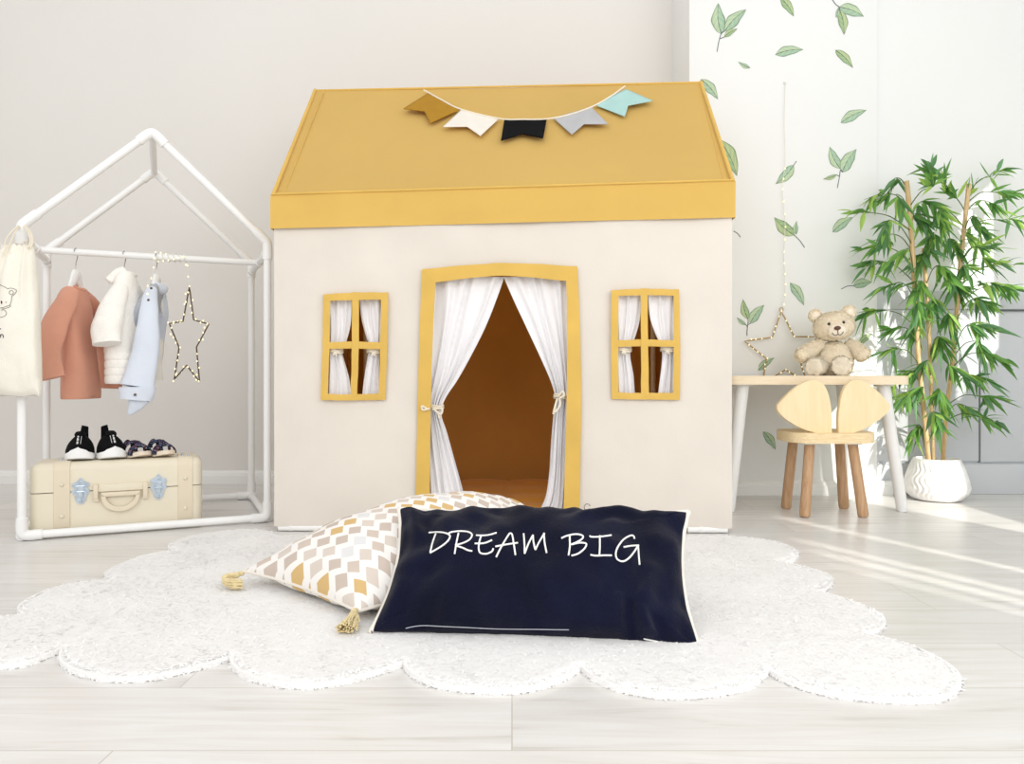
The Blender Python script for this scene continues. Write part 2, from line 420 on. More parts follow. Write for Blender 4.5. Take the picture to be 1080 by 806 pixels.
# grey panelled lower wall beside the pier: plinth, cap rail, stiles, recessed panels
zt = .806; f0 = YR
g = [box(((PX1+XR)/2, f0-.006, zt/2), (XR-PX1, .012, zt)),
     box(((PX1+XR)/2, f0-.014, .06), (XR-PX1, .028, .12), .003),
     box(((PX1+.004+1.845)/2, f0-.011, .43), (1.845-PX1-.004, .022, .60), .002),
     box(((1.853+XR)/2, f0-.011, .422), (XR-1.853, .022, .60-.012), .002),
     box((1.881, f0-.0135, .422), (.05, .005, .598), .001),
     box(((PX1+XR)/2, f0-.012, .768), (XR-PX1, .024, .074), .003)]
struct('trim_1', merge(*g), M['grey'])
gv = [box((1.849, f0-.0135, .43), (.006, .006, .61)), box(((1.9+XR)/2, f0-.0135, .727), (XR-1.9, .006, .006))]
struct('trim_2', merge(*gv), pbr('groove_shadow_grey', (112, 112, 116), .8, .02))

# ================================================================== CAMERA + LIGHT
cam = bpy.data.cameras.new('camera'); co = bpy.data.objects.new('camera', cam); COL.objects.link(co)
co.location = (0, 0, CAMH); co.rotation_euler = (math.pi/2, 0, 0)
cam.sensor_width = 36; cam.lens = F_PX/1080*36; cam.shift_y = -(403-HZ)/1080; cam.clip_start = .02
SC.camera = co
w = bpy.data.worlds.new('world'); SC.world = w; w.use_nodes = True
bg = w.node_tree.nodes['Background']; bg.inputs[0].default_value = (1.0, .995, .985, 1); bg.inputs[1].default_value = .93
def area(name, loc, target, size, power, col=(1, 1, 1)):
    l = bpy.data.lights.new(name, 'AREA'); l.shape = 'RECTANGLE'; l.size, l.size_y = size; l.energy = power; l.color = col
    o = bpy.data.objects.new(name, l); COL.objects.link(o); o.location = loc
    o.rotation_euler = (Vector(target)-Vector(loc)).to_track_quat('-Z', 'Y').to_euler(); return o
area('daylight_right', (2.15, .2, 1.9), (-.2, 2.4, .5), (2.2, 1.6), 20, (1, .985, .96))
area('daylight_front', (-1.1, -1.4, 2.3), (-.35, 2.2, .4), (3.0, 2.0), 38, (1, .995, .985))  # added fill above and behind the camera, brightens the tent front
area('daylight_fill', (1.1, -.9, 1.15), (1.35, 3.0, .5), (1.4, 1.0), 16, (1, 1, 1))  # added low fill lamp, brightens the pier and under the desk
az = unit(V(.40, -.917, 0)); el = math.radians(25)
tgt = V(1.45, 2.3, .45); sp = tgt+9.0*(az*math.cos(el)+V(0, 0, math.sin(el)))
sl = bpy.data.lights.new('low_sun', 'SPOT'); sl.energy = 4800; sl.spot_size = math.radians(14.8); sl.spot_blend = .12; sl.shadow_soft_size = .05; sl.color = (1, .96, .88)
so = bpy.data.objects.new('low_sun', sl); COL.objects.link(so); so.location = tuple(sp)
so.rotation_euler = (Vector(tgt)-Vector(sp)).to_track_quat('-Z', 'Y').to_euler()
SC.view_settings.view_transform = 'Standard'; SC.view_settings.exposure = 0; SC.view_settings.look = 'None'
SC.cycles.use_denoising = True
SC.cycles.max_bounces = 10

# ================================================================== PLAY TENT
TA, TB = V(-.715, 2.28, 0), V(.6525, 2.25, 0)
TD = unit(TB-TA); TN = V(TD[1], -TD[0], 0)             # TN looks at the camera
if TN[1] > 0: TN = -TN
TLEN = np.linalg.norm(TB-TA)
def Fp(px, py, off=0.0): return hit_plane(px, py, TA, TN, off)
def fu(p): return (p-TA).dot(TD)
eaveL, eaveR, valL, valR = 1.006, 1.041, .909, .937
ZB = .016
def eave(u): return eaveL+(eaveR-eaveL)*u/TLEN
def tp(u, off, z):                                        # along the front, out from it, up
    return TA+TD*u+TN*off+V(0, 0, z)
tent = empty('play_tent', (TA+TB)/2-TN*.44, 'house-shaped cream play tent with mustard roof and tied white curtains', 'play tent')
DEEP = .88
# --- front wall with door and window openings
doorR = [Fp(452, 290), Fp(602, 290), Fp(452, 542)]
du0, du1 = fu(doorR[0]), fu(doorR[1]); dz0, dz1 = doorR[2][2], doorR[0][2]
def hole(px0, px1, py0, py1):
    a, b = Fp(px0, py0), Fp(px1, py1); return (fu(a), fu(b), b[2], a[2])
holes = [(du0, du1, dz0, dz1), hole(345, 405, 313, 419), hole(648, 714, 309, 418)]
us = sorted({0, TLEN, *[h[0] for h in holes], *[h[1] for h in holes], *np.linspace(0, TLEN, 60)})
zs = sorted({ZB, .97, *[h[2] for h in holes], *[h[3] for h in holes], *np.linspace(ZB, .97, 40)})
def wob(u, z):
    return .006*nz3((u, 0, z), 3.1, 1)+.004*nz3((u, 0, z), 8, 2)+.0025*nz3((u*1.6, 0, z*.7), 14, 5)
vs = []; fs = []; nu = len(us)
for z in zs:
    for u in us:
        zz = z if z < .96 else eave(u)-.004
        vs.append(tp(u, wob(u, z)*(1 if 0 < u < TLEN else .3), zz))
for j in range(len(zs)-1):
    for i in range(nu-1):
        uc, zc = (us[i]+us[i+1])/2, (zs[j]+zs[j+1])/2
        if any(h[0] < uc < h[1] and h[2] < zc < h[3] for h in holes): continue
        fs.append((j*nu+i, j*nu+i+1, (j+1)*nu+i+1, (j+1)*nu+i))
mesh('front_wall', (np.array(vs), fs), M['cream'], tent, angle=60)
# --- side and back walls (outer cotton, added inner sheets coloured for the orange light)
def sheet(p, q, name, mat, inset, seed, zbot=ZB):
    """vertical cloth between floor points p and q"""
    d = q-p; nn = unit(np.cross(d, V(0, 0, 1)))
    uu = lambda pt: min(max(fu(pt), 0), TLEN)
    def fn(i, j):
        b = p+d*i+nn*inset; zt_ = eave(uu(b))-.006
        z = zbot+(zt_-zbot)*j
        return b+nn*(.008*nz3(b*1.0+V(0, 0, z), 3, seed)*math.sin(math.pi*i))+V(0, 0, z)
    return mesh(name, grid(fn, 24, 24), mat, tent, angle=70)
bl, br_ = tp(0, -DEEP, 0), tp(TLEN, -DEEP, 0)
sheet(TA, bl, 'side_wall', M['cream'], 0, 3); sheet(TB, br_, 'side_wall', M['cream'], 0, 4)
sheet(bl, br_, 'back_wall', M['cream'], 0, 5)
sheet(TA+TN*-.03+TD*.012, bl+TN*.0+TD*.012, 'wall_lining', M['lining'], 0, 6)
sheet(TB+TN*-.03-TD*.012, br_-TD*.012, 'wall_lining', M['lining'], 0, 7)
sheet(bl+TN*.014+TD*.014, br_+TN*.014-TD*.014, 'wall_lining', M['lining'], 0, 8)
# --- roof
EL, ER = TA+V(0, 0, eaveL), TB+V(0, 0, eaveR)
RL, RR = tp(-.006, -.46, 1.499), tp(TLEN+.004, -.425, 1.503)
EBL, EBR = bl+V(0, 0, eaveL), br_+V(0, 0, eaveR)
def roof(a, b, c, d, seed, sag):
    def fn(i, j):
        p = (a*(1-i)+b*i)*(1-j)+(c*(1-i)+d*i)*j
        nn = unit(np.cross(b-a, c-a)); nn = nn if nn[2] > 0 else -nn
        s = math.sin(math.pi*i)*math.sin(math.pi*j)
        dip = -.008*math.sin(math.pi*i)*(j**3)*.6
        return p-nn*sag*s+nn*.003*nz3(p, 3.5, seed)*s+V(0, 0, dip)
    return grid(fn, 40, 24)
ov = TN*.006
roof_front = roof(EL+ov-TD*.006, ER+ov+TD*.006, RL-TD*.004, RR+TD*.004, 1, .003)
mesh('roof_panel', roof_front, M['mustard'], tent, angle=70)
mesh('roof_panel', roof(EBL-ov, EBR-ov, RL, RR, 2, .003), M['mustard'], tent, angle=70)
for s, (a, b, c) in ((0, (EL, EBL, RL)), (1, (ER, EBR, RR))):
    mesh('gable_panel', (np.array([a, b, c]), [(0, 1, 2)]), M['mustard'], tent)
# valance: the band hanging below the eave, wrapping both sides
def valance(p, q, zp0, zp1, zq0, zq1, out, seed, name='roof_valance'):
    d = q-p; nn = unit(np.cross(V(0, 0, 1), d)); nn = nn if nn.dot(out) > 0 else -nn
    def fn(i, j):
        b = p+d*i; z = (zp0*(1-i)+zq0*i)*(1-j)+(zp1*(1-i)+zq1*i)*j
        return b+nn*(.010+.004*nz3((b[0], b[1], 0), 2.5, seed)*(1-j)+.002*nz3((b[0], b[1], z*2), 9, seed))+V(0, 0, z)
    g = grid(fn, 50, 6)
    o = mesh(name, g, M['mustard_val'], tent, angle=70); return o
valance(TA-TD*.008, TB+TD*.008, valL, eaveL+.003, valR, eaveR+.003, TN, 1)
valance(TA, bl, valL, eaveL, valL, eaveL, -TD, 2); valance(TB, br_, valR, eaveR, valR, eaveR, TD, 3)
valance(bl, br_, valL, eaveL, valR, eaveR, -TN, 4)
# seams along the eave, the ridge and the two sloping edges
def seam(a, b, r, name='roof_seam'):
    pts = [a*(1-t)+b*t for t in np.linspace(0, 1, 12)]
    mesh(name, tube(pts, r, 8), M['mustard_dk'], tent)
up = TN*.012+V(0, 0, .006)
seam(EL+up-TD*.004, ER+up+TD*.004, .0032)
seam(EL+TN*.01+V(0, 0, .004), RL+V(0, 0, .002), .006); seam(ER+TN*.01+V(0, 0, .004), RR+V(0, 0, .002), .0065)
seam(RL, RR, .004)
rn = unit(np.cross(ER-EL, RL-EL)); rn = rn if rn[2] > 0 else -rn
def Rp(px, py, off=0.0): return hit_plane(px, py, EL+ov, rn, off)
# inset stitching line near the left and right edges of the roof
for (a, b) in (((299, 206), (341, 97)), ((764, 193), (738, 91))):
    mesh('roof_seam', tube([Rp(a[0]*(1-t)+b[0]*t, a[1]*(1-t)+b[1]*t, .0005) for t in np.linspace(0, 1, 10)], .0016, 6), M['mustard_dk'], tent)
# --- trims
def strip(A, B, off, th, seed=0, n=14, w=.0016):
    """flat cloth band between two pixel-measured edges, lying on the front wall"""
    A, B = np.asarray(A, float), np.asarray(B, float)
    tA = spline(A, n) if len(A) > 2 else np.array([A[0]*(1-t)+A[1]*t for t in np.linspace(0, 1, n+1)])
    tB = spline(B, n) if len(B) > 2 else np.array([B[0]*(1-t)+B[1]*t for t in np.linspace(0, 1, n+1)])
    rings = []
    for k, (a, b) in enumerate(zip(tA, tB)):
        j = w*nz3((k*.35, seed, 0), 1, seed)/.0028
        a = a+j; b = b+j*.6
        wv = .0018*nz3((k*.3, seed*2.1, 4), 1, seed)
        rings.append([Fp(*a, off+th+wv), Fp(*(a*.5+b*.5), off+th+.001+wv), Fp(*b, off+th+wv), Fp(*b, off), Fp(*a, off)])
    return loft(rings)
def frame(name, bands, off=.0105, th=.003):
    return mesh(name, merge(*[strip(a, b, off+.0006*(k % 2), th, k+1) for k, (a, b) in enumerate(bands)]), M['mustard_dk'], tent, angle=50)
frame('door_trim', [
    ([(445, 285), (441, 400), (438, 547)], [(460, 285), (455, 400), (453, 547)]),
    ([(597, 282), (598, 400), (594, 547)], [(609, 281), (613, 400), (611, 547)]),
    ([(444.5, 284), (528, 277.5), (609.5, 281)], [(458, 298), (528, 291), (597.5, 296.5)]),
    ([(440, 541.5), (520, 542), (611, 541.5)], [(440, 547), (520, 547), (611, 547)])])
frame('window_frame', [
    ([(341, 310.5), (340, 365), (338, 422)], [(348.5, 311), (347.5, 365), (345.5, 422)]),
    ([(402, 309), (401, 365), (399, 421)], [(409.5, 308.5), (408.5, 365), (406.5, 421)]),
    ([(341, 310.5), (375, 308.5), (409, 308.5)], [(341.5, 317.5), (375, 316.5), (409, 316)]),
    ([(339, 415.5), (372, 416), (406, 415)], [(338.5, 422), (372, 422.5), (406.5, 422)]),
    ([(345, 361), (372, 360.5), (401, 361)], [(345, 368), (372, 368), (401, 368.3)]),
    ([(371, 314), (371, 365), (369.5, 418)], [(378.5, 314), (378.5, 365), (376.5, 418)])])
frame('window_frame', [
    ([(645, 306), (644.5, 365), (645, 421)], [(652.5, 306), (652, 365), (652.5, 421)]),
    ([(710.5, 305), (710.5, 365), (709.5, 422)], [(716, 305), (717.5, 365), (717, 422)]),
    ([(645, 306), (680, 304.5), (716, 305.5)], [(645, 312.5), (680, 311.5), (716, 312)]),
    ([(645, 414), (680, 414.5), (717, 414.5)], [(645, 421), (680, 421.5), (717, 422)]),
    ([(650, 358.8), (680, 358.3), (713, 359)], [(650, 366), (680, 365.5), (713, 366)]),
    ([(675.5, 309), (676, 360), (676, 417)], [(683, 309), (683.5, 360), (684.5, 417)])])
# --- curtains
def curtain(name, rows, nf, off, amp=.3, seed=0, nu=72, nv=60, ph=0.0):
    """rows: (py, left px, right px); folds keep their number and tighten with the width"""
    rows = np.asarray(rows, float); y0, y1 = rows[0, 0], rows[-1, 0]
    rs = spline(rows, 12); o = np.argsort(rs[:, 0]); rs = rs[o]
    wmax = max(rows[:, 2]-rows[:, 1])*2.25/F_PX
    def fn(i, j):
        py = y0+(y1-y0)*j
        xl, xr = np.interp(py, rs[:, 0], rs[:, 1]), np.interp(py, rs[:, 0], rs[:, 2])
        wd = (xr-xl)*2.25/F_PX
        ii = i+.03*math.sin(2*math.pi*(i*2+j*1.3+seed))
        dense = 1-wd/(wmax+1e-6)
        dep = amp*wmax/nf*(.6+.15*dense)*(math.sin(2*math.pi*(nf*ii)+ph+.8*math.sin(3*j+seed))+.35*math.sin(2*math.pi*nf*1.7*ii+seed+2*j))
        dep += .006*nz3((i*4, j*3, seed), 1, seed)
        return Fp(xl+(xr-xl)*i, py, off+dep)
    g = grid(fn, nu, nv)
    return mesh(name, g, M['voile'], tent, angle=80)
def tie(px, py, rpx, off, tails, cur):
    a = [Fp(px+rpx*math.cos(t), py+1.0*math.sin(t*2), off+.018*math.sin(t)) for t in np.linspace(0, 2*math.pi, 28, endpoint=False)]
    g = [tube(a, .0034, 8, closed=True), tube(a+np.array([0, 0, .006]), .003, 8, closed=True)]
    for tl in tails: g.append(tube([Fp(x, y, z) for x, y, z in spline(tl, 6)], .003, 7))
    mesh('curtain_tie', merge(*g), M['cord'], cur)
c1 = curtain('door_curtain', [(292, 455, 532), (315, 455, 524), (345, 454, 512), (375, 453, 497), (400, 451.5, 483), (418, 450, 471), (430, 450, 466), (440, 450.5, 466), (455, 451, 471), (480, 452, 478), (505, 453, 485), (540, 454, 494)], 5, -.02, .24, 1)
tie(458, 430, 9.5, -.02, [[(450, 431, .016), (445, 428.5, .02), (446, 432.5, .02), (453, 431, .02)], [(458, 432, .006), (462, 436, .008), (463, 441, .01)], [(456, 432, .006), (466, 431, .012), (465, 437, .012), (459, 433, .01)]], c1)
c2 = curtain('door_curtain', [(292, 531, 600), (315, 541, 600), (345, 555, 600.5), (375, 569, 600.5), (400, 580, 600.5), (416, 585, 600), (426, 586, 599), (440, 583.5, 598.5), (470, 581, 598), (500, 579, 597), (525, 575, 596), (543, 566, 595)], 5, -.022, .24, 2)
tie(592, 419, 7.5, -.022, [[(588, 420, .004), (585.5, 428, .01), (583.5, 437, .01)], [(590, 420, .006), (590.5, 428, .01), (585, 435, .012)], [(589, 418, .006), (593, 413, .012), (595, 417, .012), (590, 420, .01)]], c2)
def wcurt(rows, seed, t, r):
    c = curtain('window_curtain', rows, 3, -.016, .3, seed, 40, 36)
    tie(t[0], t[1], r, -.016, [[(t[0], t[1], .002), (t[0]+1.5, t[1]+4, .004)], [(t[0], t[1], .002), (t[0]-2, t[1]+3, .004)]], c)
wcurt([(314, 346, 371), (340, 346, 370), (358, 346, 366), (370, 346, 361), (380, 346.5, 363), (398, 346.5, 368), (417, 346, 370.5)], 3, (353.5, 371.5), 8)
wcurt([(314, 379, 403), (335, 381, 402.5), (355, 386, 401.5), (366, 390, 400), (374, 388, 400), (395, 384.5, 399.5), (417, 382, 399.5)], 4, (394, 371.5), 6.5)
wcurt([(310, 650, 676), (335, 650.5, 675), (352, 651, 671), (368, 651, 665.5), (378, 651, 665), (395, 652, 668), (416, 653, 669.5)], 5, (658, 370), 7.5)
wcurt([(310, 683, 712), (335, 685.5, 711.5), (352, 691, 711), (368, 697.5, 710.5), (380, 698, 710.5), (396, 696.5, 710), (416, 694, 709.5)], 6, (704, 369.5), 7)
# --- printed mark low on the front wall, right of the door
fw = bvh_of((np.array(vs), fs))
mk = lambda L: [[(595+x/17.92, 515+y/17.92) for x, y in s] for s in L]
ring_ = [(440+62*math.cos(t), 360+62*math.sin(t)) for t in np.linspace(math.pi*.55, math.pi*1.75, 8)]
g = strokes_on(fw, mk([ring_, [(470, 330), (496, 328)], [(455, 400), (478, 382)], [(330, 500), (338, 480), (355, 478), (360, 498)], [(385, 480), (388, 500)], [(425, 490), (445, 478), (455, 498)], [(480, 470), (482, 500)], [(525, 462), (528, 495)], [(560, 480), (590, 478)]]), .0007, .0006, 5, 4)
mesh('printed_mark', g, M['ink'], tent)
# --- frame of white pipes: corner poles, bottom rails, ridge pole
rp_ = .0105
def ppole(a, b, name='pole'): return mesh(name, tube([a*(1-t)+b*t for t in np.linspace(0, 1, 4)], rp_, 12), M['pipe'], tent)
i0, i1 = .022, TLEN-.022
for u, o_ in ((i0, -.03), (i1, -.03), (i0+.075, -DEEP+.045), (i1-.075, -DEEP+.045)):
    ppole(tp(u, o_, .001), tp(u, o_, eave(u)-.03))
ppole(tp(i0, -.45, 1.44), tp(i1, -.425, 1.44), 'ridge_pole')
ppole(tp(.012, -.008, rp_+.001), tp(.32, -.008, rp_+.001), 'foot'); ppole(tp(TLEN-.13, -.008, rp_+.001), tp(TLEN-.012, -.008, rp_+.001), 'foot')
for u in (.05, TLEN-.09):
    mesh('foot_strap', tube([tp(u-.005, -.008, rp_+.001), tp(u+.005, -.008, rp_+.001)], rp_+.0012, 12), M['white_trim'], tent)
ppole(tp(i0, -.03, .985), tp(i1, -.03, 1.015), 'eave_pole')

# quilted mat on the tent floor
def quilt(i, j):
    u = .05+(TLEN-.1)*i; d_ = .06+(DEEP-.115)*j
    q = abs(math.sin(math.pi*i*6))**.5*abs(math.sin(math.pi*j*4))**.5
    e = min(1, 14*min(i, 1-i, j, 1-j))
    return tp(u, -d_, .034+.010*q*e+.014*e)
top = grid(quilt, 108, 60)
vsq, fsq = top; bot = [tp(.05+(TLEN-.1)*a, -(.06+(DEEP-.115)*b), .002) for a, b in ((0, 0), (1, 0), (1, 1), (0, 1))]
nu_ = 109; rim = list(range(nu_))+[k*nu_+108 for k in range(1, 61)]+[60*nu_+k for k in range(107, -1, -1)]+[k*nu_ for k in range(59, 0, -1)]
base = vsq[rim].copy(); base[:, 2] = .003
nv0 = len(vsq); vsq = np.concatenate([vsq, base]); m_ = len(rim)
fsq = fsq+[(rim[k], nv0+k, nv0+(k+1) % m_, rim[(k+1) % m_]) for k in range(m_)]+[tuple(nv0+k for k in range(m_))]
mesh('floor_mat', (vsq, fsq), M['mat_or'], label='orange quilted mat spread on the floor inside the play tent', cat='mat', loc=tp(TLEN/2, -.44, 0), angle=60)

# ================================================================== BUNTING
bun = empty('bunting', Rp(553, 125), 'string of five swallowtail flags across the mustard tent roof', 'bunting')
s_ = spline([(447, 95), (465, 105), (486, 115.3), (527, 125.2), (552, 126), (577, 125.5), (600, 121), (625, 112.3), (645, 101), (659, 91)], 8)
mesh('cord', tube([Rp(x, y, .009) for x, y in s_], .0028, 8), M['cord'], bun)
def flag(name, col, poly, seed):
    m = cloth(name+'_cloth', col, var=.04, vscale=20, bump=.2, sheen=0)
    a, b, t1, nt, t2 = [np.array(p, float) for p in poly]     # a,b on the cord; t1 below b; notch; t2 below a
    def fn(i, j):
        topp = a*(1-i)+b*i
        botp = (t2*(1-i*2)+nt*i*2) if i < .5 else (nt*(2-2*i)+t1*(2*i-1))
        p = topp*(1-j)+botp*j
        return Rp(p[0], p[1], .007+.006*j*(.5+.5*math.sin(4*i+seed))+.004*j*j)
    g = grid(fn, 20, 12)
    th = rn*.0025
    o = mesh('flag', g, m, bun, angle=60, label=name.replace('_', ' ')+' flag')
    md = o.modifiers.new('thick', 'SOLIDIFY'); md.thickness = .0022; md.offset = 0
flag('ochre_brown', (172, 128, 42), [(452, 98), (485.7, 115.6), (453.8, 130), (447.7, 117.5), (425.5, 114.8)], 1)
flag('off_white', (232, 226, 216), [(487, 115.6), (526, 125.5), (506.6, 143.4), (492.7, 133.7), (467, 134)], 2)
flag('black_velvet', (4, 4, 6), [(532, 126), (576.6, 126), (572.8, 146), (551, 141.5), (528.3, 148.5)], 3)
flag('pale_grey', (182, 182, 184), [(583.4, 124.5), (623.4, 113), (641.5, 131), (616, 131), (603, 142)], 4)
flag('pale_teal', (172, 208, 204), [(628, 111), (660, 94), (688.5, 106.4), (662.6, 111.4), (659, 123)], 5)

# ================================================================== CLOTHES RACK
RFL, RFR = G(23, 571, 0), G(282, 551, 0)
RFL = V(*RFL); RD = unit(RFR-RFL); RW = np.linalg.norm(RFR-RFL)
RN = V(-RD[1], RD[0], 0); RDEP = .495                 # RN points to the wall
def Rk(s, n, z): return RFL+RD*s+RN*n+V(0, 0, z)
rr = .0118; zt_post = .895; zap = 1.205
rack = empty('clothes_rack', Rk(RW/2, RDEP/2, 0), 'white house-shaped clothes rack of round pipes left of the tent', 'clothes rack')
def rpipe(name, a, b, r=rr, n=14): return mesh(name, tube([a*(1-t)+b*t for t in np.linspace(0, 1, 3)], r, n), M['pipe'], rack)
def joint(pts, r=rr*1.28): return mesh('joint', tube(spline(pts, 6) if len(pts) > 2 else pts, r, 16), M['pipe'], rack)
zb = rr*1.3+.001
zR = zt_post-.01
for n_ in (0, RDEP):
    zz = zt_post if n_ == 0 else zt_post
    for s in (0, RW):
        rpipe('post', Rk(s, n_, zb), Rk(s, n_, zz))
        sg = 1 if s == 0 else -1
        rpipe('rafter', Rk(s, n_, zz), Rk(RW/2, n_, zap))
        sl = unit(Rk(RW/2, n_, zap)-Rk(s, n_, zz))
        joint([Rk(s, n_, zz-.055), Rk(s, n_, zz-.008), Rk(s, n_, zz)+sl*.012, Rk(s, n_, zz)+sl*.055])
        joint([Rk(s, n_, zb+.05), Rk(s, n_, zb+.012), Rk(s, n_, zb)+RD*sg*.012, Rk(s, n_, zb)+RD*sg*.05])
    rpipe('bottom_rail', Rk(0, n_, zb), Rk(RW, n_, zb))
    s1 = unit(Rk(0, n_, zz)-Rk(RW/2, n_, zap)); s2 = unit(Rk(RW, n_, zz)-Rk(RW/2, n_, zap)); ap = Rk(RW/2, n_, zap)
    joint([ap+s1*.05, ap+s1*.012, ap+s2*.012, ap+s2*.05])
rpipe('ridge_bar', Rk(RW/2, 0, zap-.006), Rk(RW/2, RDEP, zap-.006), rr*.95)
for s in (0, RW):
    rpipe('bottom_rail', Rk(s, 0, zb), Rk(s, RDEP, zb))
    rpipe('side_bar', Rk(s, 0, zR-.022), Rk(s, RDEP, zR-.022))
    for n_, d_ in ((0, 1), (RDEP, -1)):
        joint([Rk(s, n_, zR-.022), Rk(s, n_+.045*d_, zR-.022)]); joint([Rk(s, n_, zb), Rk(s, n_+.045*d_, zb)])
    joint([Rk(s, RDEP/2-.03, zR-.022), Rk(s, RDEP/2+.03, zR-.022)])
RODZ = zR-.022
rpipe('hanging_rod', Rk(0, RDEP/2, RODZ), Rk(RW, RDEP/2, RODZ), rr*.9)
def rod_at(px):                                       # point of the rod seen at this pixel column
    k = (px-CX)/F_PX; a = Rk(0, RDEP/2, RODZ); s = (k*a[1]-a[0])/(RD[0]-k*RD[1]); return a+RD*s

# ------------------------------------------------------------------ drawstring bag
BY = 2.105
bag = empty('drawstring_bag', P(14, 417, BY), 'natural calico drawstring bag with a line-drawn bear, hung on the rack corner', 'bag')
brow = [(262, 2, 36, .012), (268, -1, 36.5, .014), (276, -5, 37.5, .018), (300, -11, 39, .026), (340, -16, 41, .032), (385, -19, 43.5, .034), (408, -19, 44.5, .024), (417, -18, 44, .006)]
rws = spline(brow, 8); rings = []
for py, xl, xr, dp in rws:
    c = P((xl+xr)/2, py, BY); hw = (xr-xl)/2*BY/F_PX; ring = []
    gath = max(0, 1-(py-262)/70)
    for t in np.linspace(0, 2*math.pi, 96, endpoint=False):
        ct, st = math.cos(t), math.sin(t)
        x = hw*math.copysign(abs(ct)**.7, ct); y = dp*math.copysign(abs(st)**.75, st)
        k = 1+.55*gath*math.sin(11*t+.5)*abs(st)+.12*nz3((ct*2, st*2, py*.03), 1.4, 2)
        low = .004*nz3((x*30, st*2, py*.06), 1, 4)*min(1, max(0, (py-350)/40))
        ring.append(c+V(x, y*k+low+(.0025*math.sin(x*75+py*.012)+.006*nz3((x*22, py*.012, 1), 1, 6))*(1-.6*gath), .0025*math.sin(6*t)*(1 if py > 410 else 0)))
    rings.append(ring)
# ruffle above the drawstring
ruf = []
for k, (py, sc) in enumerate(((259, 1.0), (261, .96))):
    ruf.append([P((2+36)/2, 262, BY)*(1-sc*1.0)+sc*np.array(p)+V(0, 0, (262-py)*BY/F_PX+.003*math.sin(3*i)) for i, p in enumerate(rings[0])])
bag_geo = loft(ruf+rings, False, True)
mesh('bag_body', bag_geo, M['calico'], bag, angle=80)
top_c = Rk(0, 0, zt_post)
g = []
for k, (pp) in enumerate([
        [(4, 262, BY-.012), (7, 252, BY-.012), (14, 243, BY-.0), (20, 238, BY+.03), (24, 236.5, BY+.045), (27, 240, BY+.065), (26, 250, BY+.05), (24, 262, BY+.012)],
        [(8, 263, BY-.014), (12, 254, BY-.014), (16, 245, BY-.002), (21, 239.5, BY+.03), (25, 238, BY+.047), (28, 242, BY+.066), (28, 252, BY+.05), (27, 262, BY+.012)],
        [(29, 262, BY-.012), (32, 256, BY-.006), (31, 248, BY+.0), (27, 241, BY+.02), (24.5, 238.6, BY+.043), (22, 243, BY+.066), (20, 254, BY+.04), (19, 262, BY+.01)],
        [(32, 263, BY-.01), (34, 256, BY-.004), (33, 247, BY+.002), (28, 240, BY+.02), (25, 237.4, BY+.046), (22, 241, BY+.067), (17, 254, BY+.04), (15, 262, BY+.01)],
        [(8, 263, BY-.018), (6, 268, BY-.02), (9, 271, BY-.02), (12, 266, BY-.02)]]):
    g.append(tube(spline([P(*q) for q in pp], 8), .0022, 7))
mesh('drawcord', merge(*g), M['cord'], bag)
bb = bvh_of(bag_geo)
S = lambda L: [[(x/10.07, 290+y/10.07) for x, y in s] for s in L]
right = [[(8, 106), (20, 115), (45, 126), (82, 146)], [(80, 150), (110, 140), (150, 150), (175, 166), (160, 200), (125, 226)],
         [(125, 226), (122, 270), (105, 322)], [(8, 352), (40, 345), (80, 331), (108, 322), (108, 338), (62, 356), (20, 363)],
         [(15, 375), (45, 372), (70, 405), (55, 436), (15, 450)], [(120+22*math.cos(t), 188+22*math.sin(t)) for t in np.linspace(0, 6.3, 12)]]
mesh('bear_print', strokes_on(bb, S(right+[[(16-x, y) for x, y in s] for s in right]+[[(8, 106), (0, 105)], [(15, 450), (0, 450)]]), .0007, .0006, 5, 5), M['inkgrey'], bag, label='line-drawn grey bear outline')
fills = [[(63, 288), (66, 294)], [(12, 278), (18, 290), (14, 306)], [(18, 280), (22, 292), (17, 304)], [(-46, 288), (-49, 294)],
         [(6, 632), (8, 668)], [(8, 645), (22, 632), (34, 642), (36, 668)], [(0, 575), (10, 571)]]
for nm, fl in (('printed_eye', fills[:1]), ('printed_nose', fills[1:3]), ('printed_eye', fills[3:4]), ('printed_letter', fills[4:6]), ('printed_dash', fills[6:])):
    mesh(nm, strokes_on(bb, S(fl), .0010 if 'letter' in nm else .0013, .0006, 6, 4), M['ink'], bag, label='dark ink print')

# ------------------------------------------------------------------ hangers and clothes
def hanger(px, yaw, label, half=.11, drop=.105, dz=.045):
    rp0 = rod_at(px); a = V(math.cos(yaw), math.sin(yaw), 0)
    root = empty('clothes_hanger', rp0, label, 'hanger', 'hangers on the rack rod')
    pts = [rp0+a*(.0125*math.cos(t))+V(0, 0, .0125*math.sin(t)) for t in np.linspace(-.5, math.pi, 12)]
    zt0 = -.085
    pts = pts[::-1]
    pts = list(pts)+[rp0+a*.013+V(0, 0, -.012), rp0+a*.004+V(0, 0, -.03), rp0+V(0, 0, -.045), rp0+V(0, 0, zt0)]
    # the hook opens on one side and carries down to the neck on the other
    mesh('hook', tube(spline(pts, 3), .0017, 8), M['chrome'], root)
    c = rp0+V(0, 0, zt0)
    pl = [(-half, -drop), (-half*.5, -dz*1.0), (-.018, -.004), (0, .012), (.018, -.004), (half*.5, -dz*1.0), (half, -drop)]
    sp_ = spline(pl, 6); rad = .0065+.005*np.exp(-(sp_[:, 0]/.03)**2)
    mesh('hanger_body', tube([c+a*x+V(0, 0, z) for x, z in sp_], rad, 10, flat=1.7), M['hanger'], root)
    return c, a, root
